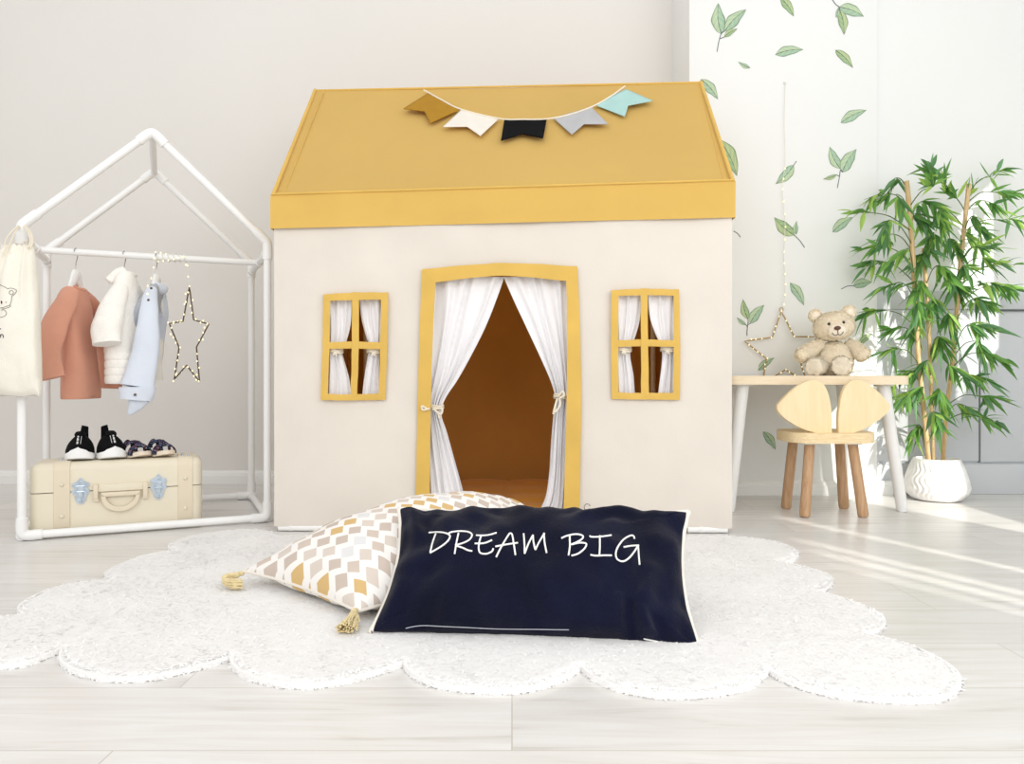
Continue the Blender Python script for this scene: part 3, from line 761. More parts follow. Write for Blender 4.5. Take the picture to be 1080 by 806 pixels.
def body_geo(c, a, rows, seed, n=56, wr=.004):
    """rows: (z below hanger neck, half width, half depth, shift along a, shift along front); lofted shirt body"""
    fr = V(a[1], -a[0], 0); rs = spline(rows, 6); rings = []
    for z, hw, hd, sa, sf in rs:
        ring = []
        for t in np.linspace(0, 2*math.pi, n, endpoint=False):
            ct, st = math.cos(t), math.sin(t)
            x = hw*math.copysign(abs(ct)**.8, ct); y = hd*math.copysign(abs(st)**.8, st)
            p = c+a*(x+sa)+fr*(y+sf)+V(0, 0, z)
            k = wr*(nz3((x*14, y*6, z*3), 1, seed)+.6*math.sin(x*70+seed+z*4)*min(1, max(0, -z*4)))
            p = p+fr*k*(1 if abs(st) > .2 else .3)
            ring.append(p)
        rings.append(ring)
    return loft(rings, True, True)
def sleeve_geo(pts, rad, a, seed, flat=.55, n=28, wr=.003):
    pts = spline(pts, 6); rs = np.interp(np.linspace(0, 1, len(pts)), np.linspace(0, 1, len(rad)), rad)
    fr = V(a[1], -a[0], 0)
    vs, fs = tube(pts, rs, n, flat=1.0, up=fr)
    m = len(pts)
    for i in range(m):
        for k in range(n):
            v = vs[i*n+k]-pts[i]; av = v.dot(a)
            v = v-a*av*(1-flat)
            v = v*(1+.12*nz3(vs[i*n+k]*18, 1, seed))
            vs[i*n+k] = pts[i]+v+fr*wr*nz3(vs[i*n+k]*10, 1, seed+3)
    return vs, fs
def ringtube(c, a, fr, hw, hd, r, tilt=0, n=30, flat=1.0):
    return tube([c+a*hw*math.cos(t)+fr*hd*math.sin(t)+V(0, 0, tilt*math.sin(t)) for t in np.linspace(0, 2*math.pi, n, endpoint=False)], r, 8, closed=True, flat=flat)

# salmon long-sleeved shirt, front turned to the right
yaw = math.radians(98); c, a, _ = hanger(80, yaw, 'white clothes hanger holding the salmon long-sleeved shirt', .1)
fr = V(a[1], -a[0], 0); c = c+V(0, 0, -.012)
sh = empty('long_sleeved_shirt', c+V(0, 0, -.02), 'salmon pink long-sleeved shirt hanging nearest the calico bag', 'shirt', None)
mesh('shirt_body', body_geo(c, a, [(-.018, .036, .013, 0, .010), (-.026, .046, .018, 0, .008), (-.05, .068, .023, 0, .006), (-.085, .082, .028, 0, .008), (-.15, .084, .034, 0, .010), (-.25, .088, .040, 0, .013), (-.335, .094, .045, 0, .016), (-.366, .095, .045, 0, .016), (-.370, .093, .043, 0, .016)], 1, wr=.006), M['salmon'], sh, angle=70)
mesh('collar', ringtube(c+V(0, 0, -.017)+fr*.011, a, fr, .037, .015, .0032, -.008), M['salmon'], sh)
mesh('sleeve', sleeve_geo([c-a*.045+V(0, 0, -.035), c-a*.09+fr*.0+V(0, 0, -.085), c-a*.125+fr*-.016+V(0, 0, -.165), c-a*.14+fr*-.026+V(0, 0, -.225), c-a*.145+fr*-.008+V(0, 0, -.305)], [.024, .034, .040, .040, .035], a, 3, .5, wr=.005), M['salmon'], sh, angle=70)
mesh('sleeve', sleeve_geo([c+a*.045+V(0, 0, -.035), c+a*.10+fr*.014+V(0, 0, -.085), c+a*.14+fr*.034+V(0, 0, -.165), c+a*.165+fr*.044+V(0, 0, -.225), c+a*.17+fr*.040+V(0, 0, -.34)], [.024, .034, .042, .042, .038], a, 4, .5, wr=.005), M['salmon'], sh, angle=70)
mesh('hem', ringtube(c+fr*.016+V(0, 0, -.360), a, fr, .0945, .0455, .0016), M['salmon'], sh)

# cream jacket
yaw = math.radians(98); c, a, _ = hanger(131, yaw, 'white clothes hanger holding the cream jacket', .085, .1, .04)
fr = V(a[1], -a[0], 0); c = c+V(0, 0, .024)+RD*.008
jk = empty('knitted_jacket', c+V(0, 0, -.02), 'cream white fleecy jacket with ribbed hem, hanging between two shirts', 'jacket', None)
mesh('jacket_body', body_geo(c, a, [(0, .034, .022, -.01, 0), (-.02, .052, .030, -.01, 0), (-.06, .082, .036, 0, .002), (-.13, .098, .044, 0, .002), (-.2, .104, .052, 0, .004), (-.255, .106, .056, 0, .006), (-.262, .104, .052, 0, .006)], 5, wr=.007), M['white_knit'], jk, angle=80)
ribs = merge(*[body_geo(c, a, [(z+.014, .105, .055, 0, .006), (z+.007, .108, .058, 0, .006), (z-.007, .108, .058, 0, .006), (z-.014, .105, .055, 0, .006)], 6, wr=.002) for z in (-.272, -.297, -.322, -.345)])
mesh('ribbed_hem', ribs, M['white_knit'], jk, angle=80)
mesh('sleeve', sleeve_geo([c-a*.06+V(0, 0, -.05), c-a*.105+fr*-.004+V(0, 0, -.11), c-a*.13+fr*-.012+V(0, 0, -.18), c-a*.14+fr*-.008+V(0, 0, -.235)], [.026, .037, .045, .046], a, 7, .5, wr=.006), M['white_knit'], jk, angle=80)
mesh('sleeve', sleeve_geo([c+a*.06+V(0, 0, -.05), c+a*.105+fr*.014+V(0, 0, -.11), c+a*.13+fr*.03+V(0, 0, -.2), c+a*.14+fr*.036+V(0, 0, -.35)], [.026, .036, .038, .034], a, 8, .5, wr=.006), M['white_knit'], jk, angle=80)
mesh('collar', sleeve_geo([c-a*.02+V(0, 0, .006), c-a*.03-fr*.016+V(0, 0, -.004), c-a*.045-fr*.040+V(0, 0, -.030)], [.016, .017, .012], a, 9, .6), M['white_knit'], jk, angle=80)
mesh('collar', ringtube(c+V(0, 0, .0)+fr*.0, a, fr, .034, .022, .008, -.004), M['white_knit'], jk)

# pale blue shirt
yaw = math.radians(100); c, a, _ = hanger(165, yaw, 'white clothes hanger holding the pale blue shirt', .085, .1, .04)
fr = V(a[1], -a[0], 0)
bs = empty('button_shirt', c+V(0, 0, -.02), 'pale blue cotton shirt with a buttoned cuff, next to the wire star', 'shirt', None)
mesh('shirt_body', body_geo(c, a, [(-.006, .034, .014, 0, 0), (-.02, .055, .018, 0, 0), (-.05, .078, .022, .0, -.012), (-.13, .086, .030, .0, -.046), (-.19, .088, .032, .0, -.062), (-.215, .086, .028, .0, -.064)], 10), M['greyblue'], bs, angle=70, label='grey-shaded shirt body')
mesh('sleeve', sleeve_geo([c-a*.055+V(0, 0, -.03), c-a*.095+fr*.004+V(0, 0, -.09), c-a*.125+fr*.006+V(0, 0, -.19), c-a*.14+fr*-.010+V(0, 0, -.3), c-a*.145+fr*-.018+V(0, 0, -.345)], [.017, .026, .037, .047, .050], a, 11, .5), M['blue'], bs, angle=70)
cuffc = c-a*.146+fr*-.019+V(0, 0, -.362)
cf = mesh('cuff', sleeve_geo([cuffc+V(0, 0, .018), cuffc+V(0, 0, 0), cuffc+V(0, 0, -.022)-fr*.002], [.053, .054, .052], a, 12, .5, wr=.001), M['blue'], bs, angle=70)
mesh('button', ball(cuffc-a*.0285+fr*.004+V(0, 0, -.006), (.0042, .0042, .0042), 2), M['button'], cf)
mesh('shirt_tail', sleeve_geo([cuffc+fr*.008+V(0, 0, -.015), cuffc-fr*.004+V(0, 0, -.04), cuffc-fr*.022+V(0, 0, -.068)], [.036, .024, .004], a, 13, .35), M['blue'], bs, angle=70)
mesh('sleeve', sleeve_geo([c+a*.055+V(0, 0, -.03), c+a*.085-fr*.01+V(0, 0, -.09), c+a*.11-fr*.035+V(0, 0, -.17), c+a*.12-fr*.045+V(0, 0, -.25)], [.017, .026, .034, .036], a, 14, .5), M['blue'], bs, angle=70)
mesh('collar', sleeve_geo([c-a*.03+V(0, 0, -.014)+fr*.004, c+fr*.018+V(0, 0, -.022), c+a*.03+V(0, 0, -.014)+fr*.004], [.014, .018, .014], a, 15, .6), M['blue'], bs, angle=70)
for k, (px, py) in enumerate(((159.5, 304), (156.5, 316.5))):
    mesh('button', ball(P(px, py, c[1]-.1), (.0042, .0042, .0042), 2), M['button'], bs)

# ------------------------------------------------------------------ wire star lights (left one on the rod, right one on the wall)
def bulb(p, r=.0026): return ball(p, (r*.85, r*.85, r*1.2), 2)
sy = rod_at(198)
stl = empty('star_light', sy+V(0, 0, -.3), 'brown wire star with fairy lights hanging from the rack rod', 'star light')
ca, sa = math.cos(math.radians(58)), math.sin(math.radians(58))
def SL(x, y):                                          # crop coordinates of the star -> tilted star plane
    px, py = 90+x/4.027, 250+y/4.027
    Y0 = sy[1]; dx = (px-199)/F_PX*Y0
    return P(px, py, Y0+dx*.75)
poly = [(442, 210), (415, 358), (357, 368), (398, 470), (378, 605), (430, 545), (485, 615), (472, 468), (525, 370), (460, 352)]
poly3 = [SL(*p) for p in poly]
def edge_loop(pl, k=6):
    out = []
    for i in range(len(pl)):
        a_, b_ = pl[i], pl[(i+1) % len(pl)]
        for t in np.linspace(0, 1, k, endpoint=False): out.append(a_*(1-t)+b_*t)
    return np.array(out)
mesh('star_frame', tube(edge_loop(poly3), .0024, 7, closed=True), M['wire'], stl)
rng = np.random.default_rng(3)
for i, p in enumerate(edge_loop(poly3, 5)):
    if i % 5 == 0 and rng.random() < .4: continue
    mesh('bulb', bulb(p+rng.normal(size=3)*.003+V(0, -.004, 0)), M['bulb'], stl)
g = []
r163, r197 = rod_at(163), rod_at(197)
wrap = []
for t in np.linspace(0, 1, 90):
    q = r163*(1-t)+r197*t; an = t*2*math.pi*6
    wrap.append(q+RN*.0145*math.cos(an)+V(0, 0, .0145*math.sin(an)))
g.append(tube(wrap, .0012, 5))
dr = spline([wrap[-1], r197+V(0, -.01, -.03), SL(432, 110), SL(436, 160), SL(442, 210)], 6); g.append(tube(dr, .0012, 5))
dl = spline([wrap[0], P(162.5, 275, r163[1]-.02), P(161, 290, r163[1]-.03), P(156, 300, r163[1]-.1), P(155.5, 310, r163[1]-.12)], 6); g.append(tube(dl, .0012, 5))
mesh('light_cord', merge(*g), M['cord_clear'], stl)
for i in range(4, 90, 7): mesh('bulb', bulb(np.array(wrap[i])+V(0, -.003, 0)), M['bulb'], stl)
for s_ in (dr, dl):
    for i in range(4, len(s_), 5): mesh('bulb', bulb(np.array(s_[i])), M['bulb'], stl)

str_ = empty('star_light', P(826, 365, YP-.02), 'golden wire star with fairy lights hung on the wall beside the bear', 'star light')
def SR(x, y): return P(770+x/6.353, 300+y/6.353, YP-.018)
pr = [SR(*p) for p in [(343, 180), (283, 355), (97, 380), (243, 497), (217, 665), (370, 573), (512, 650), (462, 490), (585, 352), (430, 350)]]
mesh('star_frame', tube(edge_loop(pr), .0028, 7, closed=True), M['wire_gold'], str_)
mesh('hanging_ring', tube([SR(343+13*math.cos(t), 168+13*math.sin(t)) for t in np.linspace(0, 2*math.pi, 16, endpoint=False)], .0016, 6, closed=True), M['wire_gold'], str_)
for i, p in enumerate(edge_loop(pr, 5)):
    if rng.random() < .3: continue
    mesh('bulb', bulb(p+rng.normal(size=3)*.002+V(0, -.004, 0), .0027), M['bulb'], str_)
sc_ = spline([P(828, 88, YP-.006), P(827, 130, YP-.01), P(828, 170, YP-.012), P(825, 200, YP-.012), P(828, 235, YP-.012), P(826.5, 270, YP-.014), P(828, 300, YP-.016), P(826, 326, YP-.018)], 8)
mesh('light_cord', tube(sc_, .0011, 6), M['cord_clear'], str_)
mesh('wall_hook', merge(ball(P(828, 87, YP-.004), .006, 2), tube([P(828, 87, YP), P(828, 87, YP-.012)], .003, 8)), M['white_trim'], str_)
for i in range(18, len(sc_), 3): mesh('bulb', bulb(sc_[i]+V(.001, -.003, 0), .003), M['bulb'], str_)

# ================================================================== SUITCASE
SN0, SS0, SW_, SD_, SH_ = .021, .013, .462, .17, .214
def Sc(s, n, z): return Rk(SS0+s, SN0+n, z)
RS = np.stack([RD, RN, V(0, 0, 1)], 1)
case = empty('suitcase', Sc(SW_/2, SD_/2, .001), 'cream vintage suitcase standing inside the rack with shoes on top', 'suitcase')
def case_half(z0, z1, keep):
    bm = bmesh.new(); bmesh.ops.create_cube(bm, size=1)
    for v in bm.verts: v.co = Vector((v.co.x*SW_, v.co.y*SD_, v.co.z*SH_))
    bmesh.ops.bevel(bm, geom=[e for e in bm.edges], offset=.024, segments=5, affect='EDGES', profile=.5)
    zc = .128-SH_/2+(.0012 if keep > 0 else -.0012)
    bmesh.ops.bisect_plane(bm, geom=bm.verts[:]+bm.edges[:]+bm.faces[:], plane_co=(0, 0, zc), plane_no=(0, 0, 1), clear_outer=keep < 0, clear_inner=keep > 0)
    ed = [e for e in bm.edges if e.is_boundary]; bmesh.ops.edgeloop_fill(bm, edges=ed)
    bm.verts.ensure_lookup_table(); vs = np.array([v.co[:] for v in bm.verts]); fs = [tuple(v.index for v in f.verts) for f in bm.faces]; bm.free()
    return vs@RS.T+Sc(SW_/2, SD_/2, SH_/2+.001), fs
mesh('base', case_half(0, 0, -1), M['case'], case); mesh('lid', case_half(0, 0, 1), M['case'], case)
sprof = lambda e: [(n, z) for n, z in [(-e, .03), (-e, SH_-.024), (-e+.004, SH_-.010), (.010, SH_-.003+e), (.026, SH_+e), (SD_-.026, SH_+e), (SD_-.008, SH_-.004+e), (SD_+e, SH_-.024), (SD_+e, .03), (SD_-.01, .006), (SD_-.03, .0005), (.03, .0005), (.008, .006)]]
for s0 in (.062, .392):
    o_ = [[Sc(s0+ds, n, z+.001) for n, z in sprof(e)] for ds, e in ((0, .0), (.001, .0035), (.041, .0035), (.042, .0))]
    st = mesh('strap', loft(o_, False, False), M['case_dk'], case, angle=50)
    for z in (.06, .152): mesh('rivet', ball(Sc(s0+.021, -.0035, z), (.006, .006, .006), 2), M['case'], st)
    for n in (.03, .055, .08): mesh('buckle_pin', ball(Sc(s0+.014, n, SH_+.005), (.004, .004, .003), 2), M['steel'], st)
    for n in (.03, .055): mesh('buckle_pin', ball(Sc(s0+.03, n, SH_+.005), (.004, .004, .003), 2), M['steel'], st)
# latches: pointed plate with hasp, swing bar and hinge rolls
for sc0 in (.131, .338):
    lp = [(0, .040), (.010, .028), (.019, .024), (.021, .016), (.015, .010), (.021, .002), (.019, -.006), (.014, -.012), (.012, -.026), (.007, -.036), (0, -.039)]
    lp = [(x*1.12, z*1.0) for x, z in lp]; lp = lp+[(-x, z) for x, z in lp[-2:0:-1]]
    zc = .130
    lt = mesh('latch', prism(lp, 1, lambda x, y, k: Sc(sc0+x, -.0005-.003*k, zc+y)), M['steel'], case, smooth=False)
    hz = [box(Sc(sc0, -.006, zc+.006), (.017, .006, .014), .001, 1, RS), box(Sc(sc0, -.007, zc-.010), (.014, .007, .016), .001, 1, RS),
          tube([Sc(sc0-.011, -.008, zc-.001), Sc(sc0+.011, -.008, zc-.001)], .003, 8), tube([Sc(sc0-.011, -.006, zc+.015), Sc(sc0+.011, -.006, zc+.015)], .0028, 8),
          ball(Sc(sc0, -.005, zc+.026), .0035, 2), ball(Sc(sc0, -.006, zc-.028), .0045, 2)]
    mesh('hasp', merge(*hz), M['steel'], lt)
# handle: two end blocks, a bar and a D-shaped grip lying against the case
hc, zh = .236, .119
outer = spline([(-.052, .0), (-.050, -.018), (-.038, -.040), (-.015, -.052), (.012, -.052), (.036, -.040), (.049, -.018), (.052, .0)], 6)
inner = spline([(-.040, -.008), (-.037, -.018), (-.027, -.031), (-.010, -.039), (.010, -.039), (.026, -.031), (.037, -.018), (.040, -.008)], 6)
ns = len(outer); rings = []
for (xo, zo), (xi, zi) in zip(outer, inner):
    rings.append([Sc(hc+xo, -.004, zh+zo), Sc(hc+xo, -.013, zh+zo), Sc(hc+xi, -.013, zh+zi), Sc(hc+xi, -.004, zh+zi)])
hd = mesh('handle', merge(loft(rings), box(Sc(hc, -.0085, zh-.002), (.104, .009, .013), .002, 2, RS)), M['case_dk'], case, angle=35)
mesh('handle_bar', merge(box(Sc(hc, -.004, zh+.017), (.12, .008, .022), .002, 2, RS),), M['case'], hd)
for dx in (-.066, .066):
    mesh('handle_mount', merge(box(Sc(hc+dx, -.007, zh+.008), (.013, .014, .044), .002, 2, RS), box(Sc(hc+dx, -.006, zh-.017), (.015, .011, .008), .002, 2, RS)), M['case_dk'], case)
SHZ = SH_+.001

# ================================================================== SHOES ON THE CASE
def sneaker(loc, yaw, label, mirror=1):
    root = empty('sneaker', loc, label, 'shoe', 'black sneakers on the suitcase')
    R = rotz(yaw); T = lambda x, y, z: loc+R@V(x*mirror, y, z)
    def outline(t, w):                                 # t 0 heel .. 1 toe ; toe points to -y
        return w*(.72+.36*math.sin(math.pi*min(1, t*1.02)*.9-.1)+.07*t)*max(.02, (1-abs(2*t-1)**6))**.5
    Ls = .135
    def sole(i_n=26, zt=None):
        rings = []
        for t in np.linspace(0, 1, i_n):
            w = outline(t, .036); y = Ls*(.5-t); lift = .010*max(0, t-.7)**1.3*4
            zt_ = .019+.010*math.exp(-((t-1)/.05)**2)+.004*math.exp(-(t/.1)**2)
            cr = .006*math.exp(-((t-.97)/.04)**2)
            rings.append([T(-w*.92, y, lift), T(-w, y, lift+.004), T(-w*.985, y, lift+zt_-.003), T(-w*.93, y, lift+zt_), T(0, y, lift+zt_+cr), T(w*.93, y, lift+zt_), T(w*.985, y, lift+zt_-.003), T(w, y, lift+.004), T(w*.92, y, lift)])
        return loft(rings)
    sl_ = mesh('sole', sole(), M['rubber'], root, angle=50)
    def upper(t):
        return np.interp(t, [0, .04, .12, .3, .45, .6, .75, .88, .96, 1], [.028, .066, .074, .072, .075, .070, .054, .042, .030, .020])
    rings = []
    for t in np.linspace(.02, .945, 30):
        w = outline(t, .0345)*(1-.10*max(0, t-.7)/.3); y = Ls*(.5-t); h = upper(t)
        top = np.interp(t, [0, .15, .45, .7, 1], [.62, .58, .5, .72, .9]); ring = []
        for k in np.linspace(0, math.pi, 17):
            x = -w*math.cos(k)*(1-(1-top)*math.sin(k)**2*.7); z = .014+(h-.014)*math.sin(k)**.75
            if t < .42 and abs(k-math.pi/2) < .6: z -= .010*(1-abs(k-math.pi/2)/.6)
            ring.append(T(x, y, z))
        ring.append(T(0, y, .012)); rings.append(ring)
    ug = loft(rings); mesh('upper', ug, M['black'], root, angle=60)
    tg = [T(x, Ls*(.5-t), z) for t, x, z in ((.62, 0, .069), (.55, 0, .075), (.49, 0, .080))]
    mesh('tongue', tube(tg, [.014, .016, .013], 14, flat=.3, up=R@V(0, -1, .6)), M['black'], root)
    mesh('heel_tab', tube([T(.004, Ls*.46, .055), T(.004, Ls*.49, .078), T(.006, Ls*.485, .094), T(.008, Ls*.47, .090)], [.012, .011, .010, .007], 10, flat=.35, up=R@V(0, 1, 0)), M['black'], root)
    bv = bvh_of(ug); g_ = []
    for x0 in (-.0045, .004):
        q = []
        for t in np.linspace(.50, .82, 12):
            y = Ls*(.5-t); o_ = T(x0, y, .3); h_ = bv.ray_cast(Vector(o_), Vector((0, 0, -1)))
            if h_[0] is not None: q.append(np.array(h_[0])+V(0, 0, .0012)+R@V(0, -.0008, 0))
        if x0 < 0:
            for k in range(0, len(q)-1, 1):
                if k % 3 != 2: g_.append(tube([q[k], q[k]*.3+q[k+1]*.7], .0026, 6))
        else: g_.append(tube(q, .0007, 6))
    mesh('lettered_strip', merge(*g_), M['rubber'], root)
def shoe_at(px, nn): # place by pixel column, nn = distance behind the case front
    k = (px-CX)/F_PX; a_ = Sc(0, nn, SHZ+.003); s = (k*a_[1]-a_[0])/(RD[0]-k*RD[1]); return a_+RD*s
face = math.atan2(-.49, 1)  # toes towards the camera
sneaker(shoe_at(85, .077), math.radians(24+0), 'black knit sneaker with white sole, leftmost on the suitcase')
sneaker(shoe_at(116.5, .075), math.radians(38), 'black knit sneaker with raised heel tab, beside the sandals', -1)
M['sandal'] = attrmat('sandal_floral', rough=.8)
M['footbed'] = pbr('sandal_footbed', (222, 190, 160), .7, .06, 50)
M['sandal_sole'] = pbr('sandal_sole', (228, 214, 196), .6, .05, 60)
def sandal(loc, yaw, label, m=1):
    root = empty('sandal', loc, label, 'shoe', 'floral sandals on the suitcase')
    R = rotz(yaw); T = lambda x, y, z: loc+R@V(x*m, y, z); Ls = .118
    wid = lambda t: .030*(.72+.32*math.sin(math.pi*t*.85))*max(.02, 1-abs(2*t-1)**6)**.5
    rings = []
    for t in np.linspace(0, 1, 20):
        w = wid(t); y = Ls*(.5-t); l = .012*max(0, t-.65)**1.2*3
        rings.append([T(-w*.95, y, l), T(-w, y, l+.005), T(-w*.98, y, l+.012), T(0, y, l+.010), T(w*.98, y, l+.012), T(w, y, l+.005), T(w*.95, y, l)])
    s = mesh('sole', loft(rings), M['sandal_sole'], root, angle=50)
    rings = [[T(-wid(t)*.9, Ls*(.5-t), .0125+.012*max(0, t-.65)**1.2*3), T(0, Ls*(.5-t), .0118+.012*max(0, t-.65)**1.2*3), T(wid(t)*.9, Ls*(.5-t), .0125+.012*max(0, t-.65)**1.2*3)] for t in np.linspace(.03, .97, 16)]
    mesh('footbed', loft(rings, False, False, closed=False), M['footbed'], s)
    def strap(t0, t1, h0, h1, name='strap', a0=0, a1=math.pi):
        def fn(i, j):
            t = t0+(t1-t0)*j; h = h0+(h1-h0)*j; k = a0+(a1-a0)*i
            return T(-wid(min(t, .97))*1.03*math.cos(k), Ls*(.5-t), .008+h*math.sin(k)**.7)
        g = grid(fn, 24, 8); th = 1
        pal = [(30, 30, 50), (30, 30, 50), (38, 36, 62), (150, 96, 104), (84, 116, 146), (30, 30, 50)]
        cols = []
        for f in g[1]:
            c_ = np.mean(g[0][list(f)], 0); v_ = nz3(c_*120, 1, 3)
            cols.append(lin(pal[int(abs(v_)*14) % 6]))
        o = mesh(name, g, M['sandal'], root, colors=cols, angle=70)
        md = o.modifiers.new('thick', 'SOLIDIFY'); md.thickness = .003; md.offset = 1
        return o
    strap(.66, .82, .031, .024); strap(.36, .47, .040, .036); strap(.48, .66, .040, .030, 'toe_strap', 1.25, 1.9)
    strap(.02, .14, .040, .030, 'heel_strap')
    mesh('buckle', box(T(.026, Ls*(.5-.41), .032), (.006, .014, .012), .001, 1, R), M['black'], root)
sandal(shoe_at(143.5, .066), math.radians(52), 'navy floral toddler sandal beside the black sneakers')
sandal(shoe_at(169.5, .07), math.radians(48), 'navy floral toddler sandal, rightmost shoe on the suitcase', -1)

# ================================================================== CLOUD RUG
RT = .012
lobes = [  # each lobe: outline points in pixels, drawn as one smooth arc; sharp notch between lobes
    [(300, 564), (272, 558), (230, 560), (200, 565), (181, 571), (177, 576), (184, 580)],
    [(184, 580), (150, 585), (125, 594), (112, 601), (111, 606), (119, 609)],
    [(119, 609), (80, 613), (50, 620), (25, 632), (18, 640), (24, 646)],
    [(24, 646), (-10, 650), (-45, 658), (-70, 672), (-66, 690), (-30, 700), (0, 699), (30, 695), (64, 682)],
    [(64, 682), (62, 692), (75, 703), (110, 711), (150, 711.5), (200, 702), (242, 690)],
    [(242, 690), (246, 700), (265, 711), (300, 718), (340, 718), (380, 710), (425, 696)],
    [(425, 696), (430, 704), (450, 715), (485, 722), (525, 724.5), (560, 722), (590, 713), (613, 701)],
    [(613, 701), (628, 712), (665, 725), (715, 729.5), (760, 726.5), (795, 717), (811, 704)],
    [(811, 704), (828, 713), (865, 725), (915, 732), (965, 734.5), (1000, 730), (1014, 718), (1008, 703), (980, 686), (945, 673), (911, 666)],
    [(911, 666), (929, 660), (934, 651), (922, 641), (892, 630), (861, 622)],
    [(861, 622), (875, 616), (879, 609), (870, 603), (845, 596), (822, 591.5)],
    [(822, 591.5), (838, 587), (842, 581), (833, 575), (810, 569), (770, 565), (733, 564)]]
poly = []
for lb in lobes:
    q = spline([G(x, y, RT)[:2] for x, y in lb], 7); poly += [tuple(p) for p in q[:-1]]
poly.append(tuple(G(733, 564, RT)[:2]))
pc = np.array(poly)
def in_poly(px, py, poly):
    ins = np.zeros(len(px), bool); j = len(poly)-1
    for i in range(len(poly)):
        xi, yi = poly[i]; xj, yj = poly[j]
        c = ((yi > py) != (yj > py)) & (px < (xj-xi)*(py-yi)/((yj-yi) if yj != yi else 1e-9)+xi)
        ins ^= c; j = i
    return ins
rug = empty('cloud_rug', V(.05, 1.7, 0), 'large white shaggy rug with a scalloped cloud outline', 'rug')
mesh('rug_backing', prism(poly, 1, lambda x, y, k: V(x, y, .001+(RT-.004)*k)), M['rug'], rug, smooth=False)
rng = np.random.default_rng(11)
# the pile: a fine height field that rounds off at the rim, then flat-lying tufts over it
def edge_dist(q):
    a = pc; b = np.roll(pc, -1, 0); ab = b-a; l2 = (ab**2).sum(1)+1e-12; out = np.full(len(q), 9.)
    for k in range(len(pc)):
        t = np.clip(((q-a[k])@ab[k])/l2[k], 0, 1); out = np.minimum(out, np.linalg.norm(q-a[k]-t[:, None]*ab[k], axis=1))
    return out
lo, hi = pc.min(0), pc.max(0); stp = .0055
xs_ = np.arange(lo[0], hi[0], stp); ys_ = np.arange(lo[1], hi[1], stp); XX, YY = np.meshgrid(xs_, ys_); q = np.c_[XX.ravel(), YY.ravel()]
ins = in_poly(q[:, 0], q[:, 1], poly); ed = np.where(ins, edge_dist(q), -1)
def vnoise(shape, f, rng):
    h, w_ = shape; gh, gw = int(h*f)+3, int(w_*f)+3; g = rng.random((gh, gw))
    y, x = np.mgrid[0:h, 0:w_]; y = y*f; x = x*f; yi, xi = y.astype(int), x.astype(int); fy, fx = y-yi, x-xi
    fy, fx = fy*fy*(3-2*fy), fx*fx*(3-2*fx)
    return (g[yi, xi]*(1-fx)+g[yi, xi+1]*fx)*(1-fy)+(g[yi+1, xi]*(1-fx)+g[yi+1, xi+1]*fx)*fy
hf = .0008*vnoise(XX.shape, .55, rng)+.0016*vnoise(XX.shape, .22, rng)+.002*vnoise(XX.shape, .05, rng)+.004*vnoise(XX.shape, .012, rng)
rnd = np.sqrt(np.clip(1-(1-np.clip(ed/.022, 0, 1))**2, 0, 1))
zz = .0015+rnd*(RT-.005+hf.ravel())
jit = (rng.random((len(q), 2))-.5)*stp*.6
vid = np.full(len(q), -1); vid[ins] = np.arange(ins.sum())
gv_ = np.c_[q+jit, zz][ins]; W_ = len(xs_); idq = vid.reshape(XX.shape)
a_, b_, c_, e_ = idq[:-1, :-1].ravel(), idq[:-1, 1:].ravel(), idq[1:, 1:].ravel(), idq[1:, :-1].ravel()
ok = (a_ >= 0) & (b_ >= 0) & (c_ >= 0) & (e_ >= 0)
gf_ = list(map(tuple, np.c_[a_, b_, c_, e_][ok].tolist()))
NT = 110000; q2 = rng.random((int(NT*1.9), 2))*(hi-lo)+lo; q2 = q2[in_poly(q2[:, 0], q2[:, 1], poly)][:NT]
ix = np.clip(((q2[:, 0]-lo[0])/stp).astype(int), 0, W_-1); iy = np.clip(((q2[:, 1]-lo[1])/stp).astype(int), 0, len(ys_)-1)
pz_ = zz.reshape(XX.shape)[iy, ix]
flow = np.array([[mnoise.noise(Vector((p[0]*7, p[1]*7, 0))), mnoise.noise(Vector((p[0]*7, p[1]*7, 5))), 0] for p in q2])*1.5
tu = combed(np.c_[q2, pz_-.001], np.tile([0, 0, 1.], (len(q2), 1)), flow, .0085, .0034, .15, rng, .6)
d_ = np.roll(pc, -1, 0)-pc; L_ = np.linalg.norm(d_, axis=1); ne = 11000
k_ = rng.choice(len(pc), ne, p=L_/L_.sum()); e2 = pc[k_]+d_[k_]*rng.random(ne)[:, None]
ne_ = np.stack([d_[k_, 1], -d_[k_, 0]], 1)/(L_[k_][:, None]+1e-9)
area2 = .5*np.sum(pc[:, 0]*np.roll(pc[:, 1], -1)-np.roll(pc[:, 0], -1)*pc[:, 1])
if area2 < 0: ne_ = -ne_
zr = rng.random(ne); off_ = -.012*zr
rim_n = np.c_[ne_*(1-zr*.7)[:, None], .25+zr*.8]; rim_n /= np.linalg.norm(rim_n, axis=1)[:, None]
rim_f = np.c_[ne_*.6, np.full(ne, -.3)]
tr_ = combed(np.c_[e2+ne_*off_[:, None], .002+zr*(RT-.003)], rim_n, rim_f, .008, .0036, .25, rng, .5)
mesh('pile', merge((gv_, gf_), tu, tr_), M['pile'], rug, smooth=False, fix=False, kind='stuff')

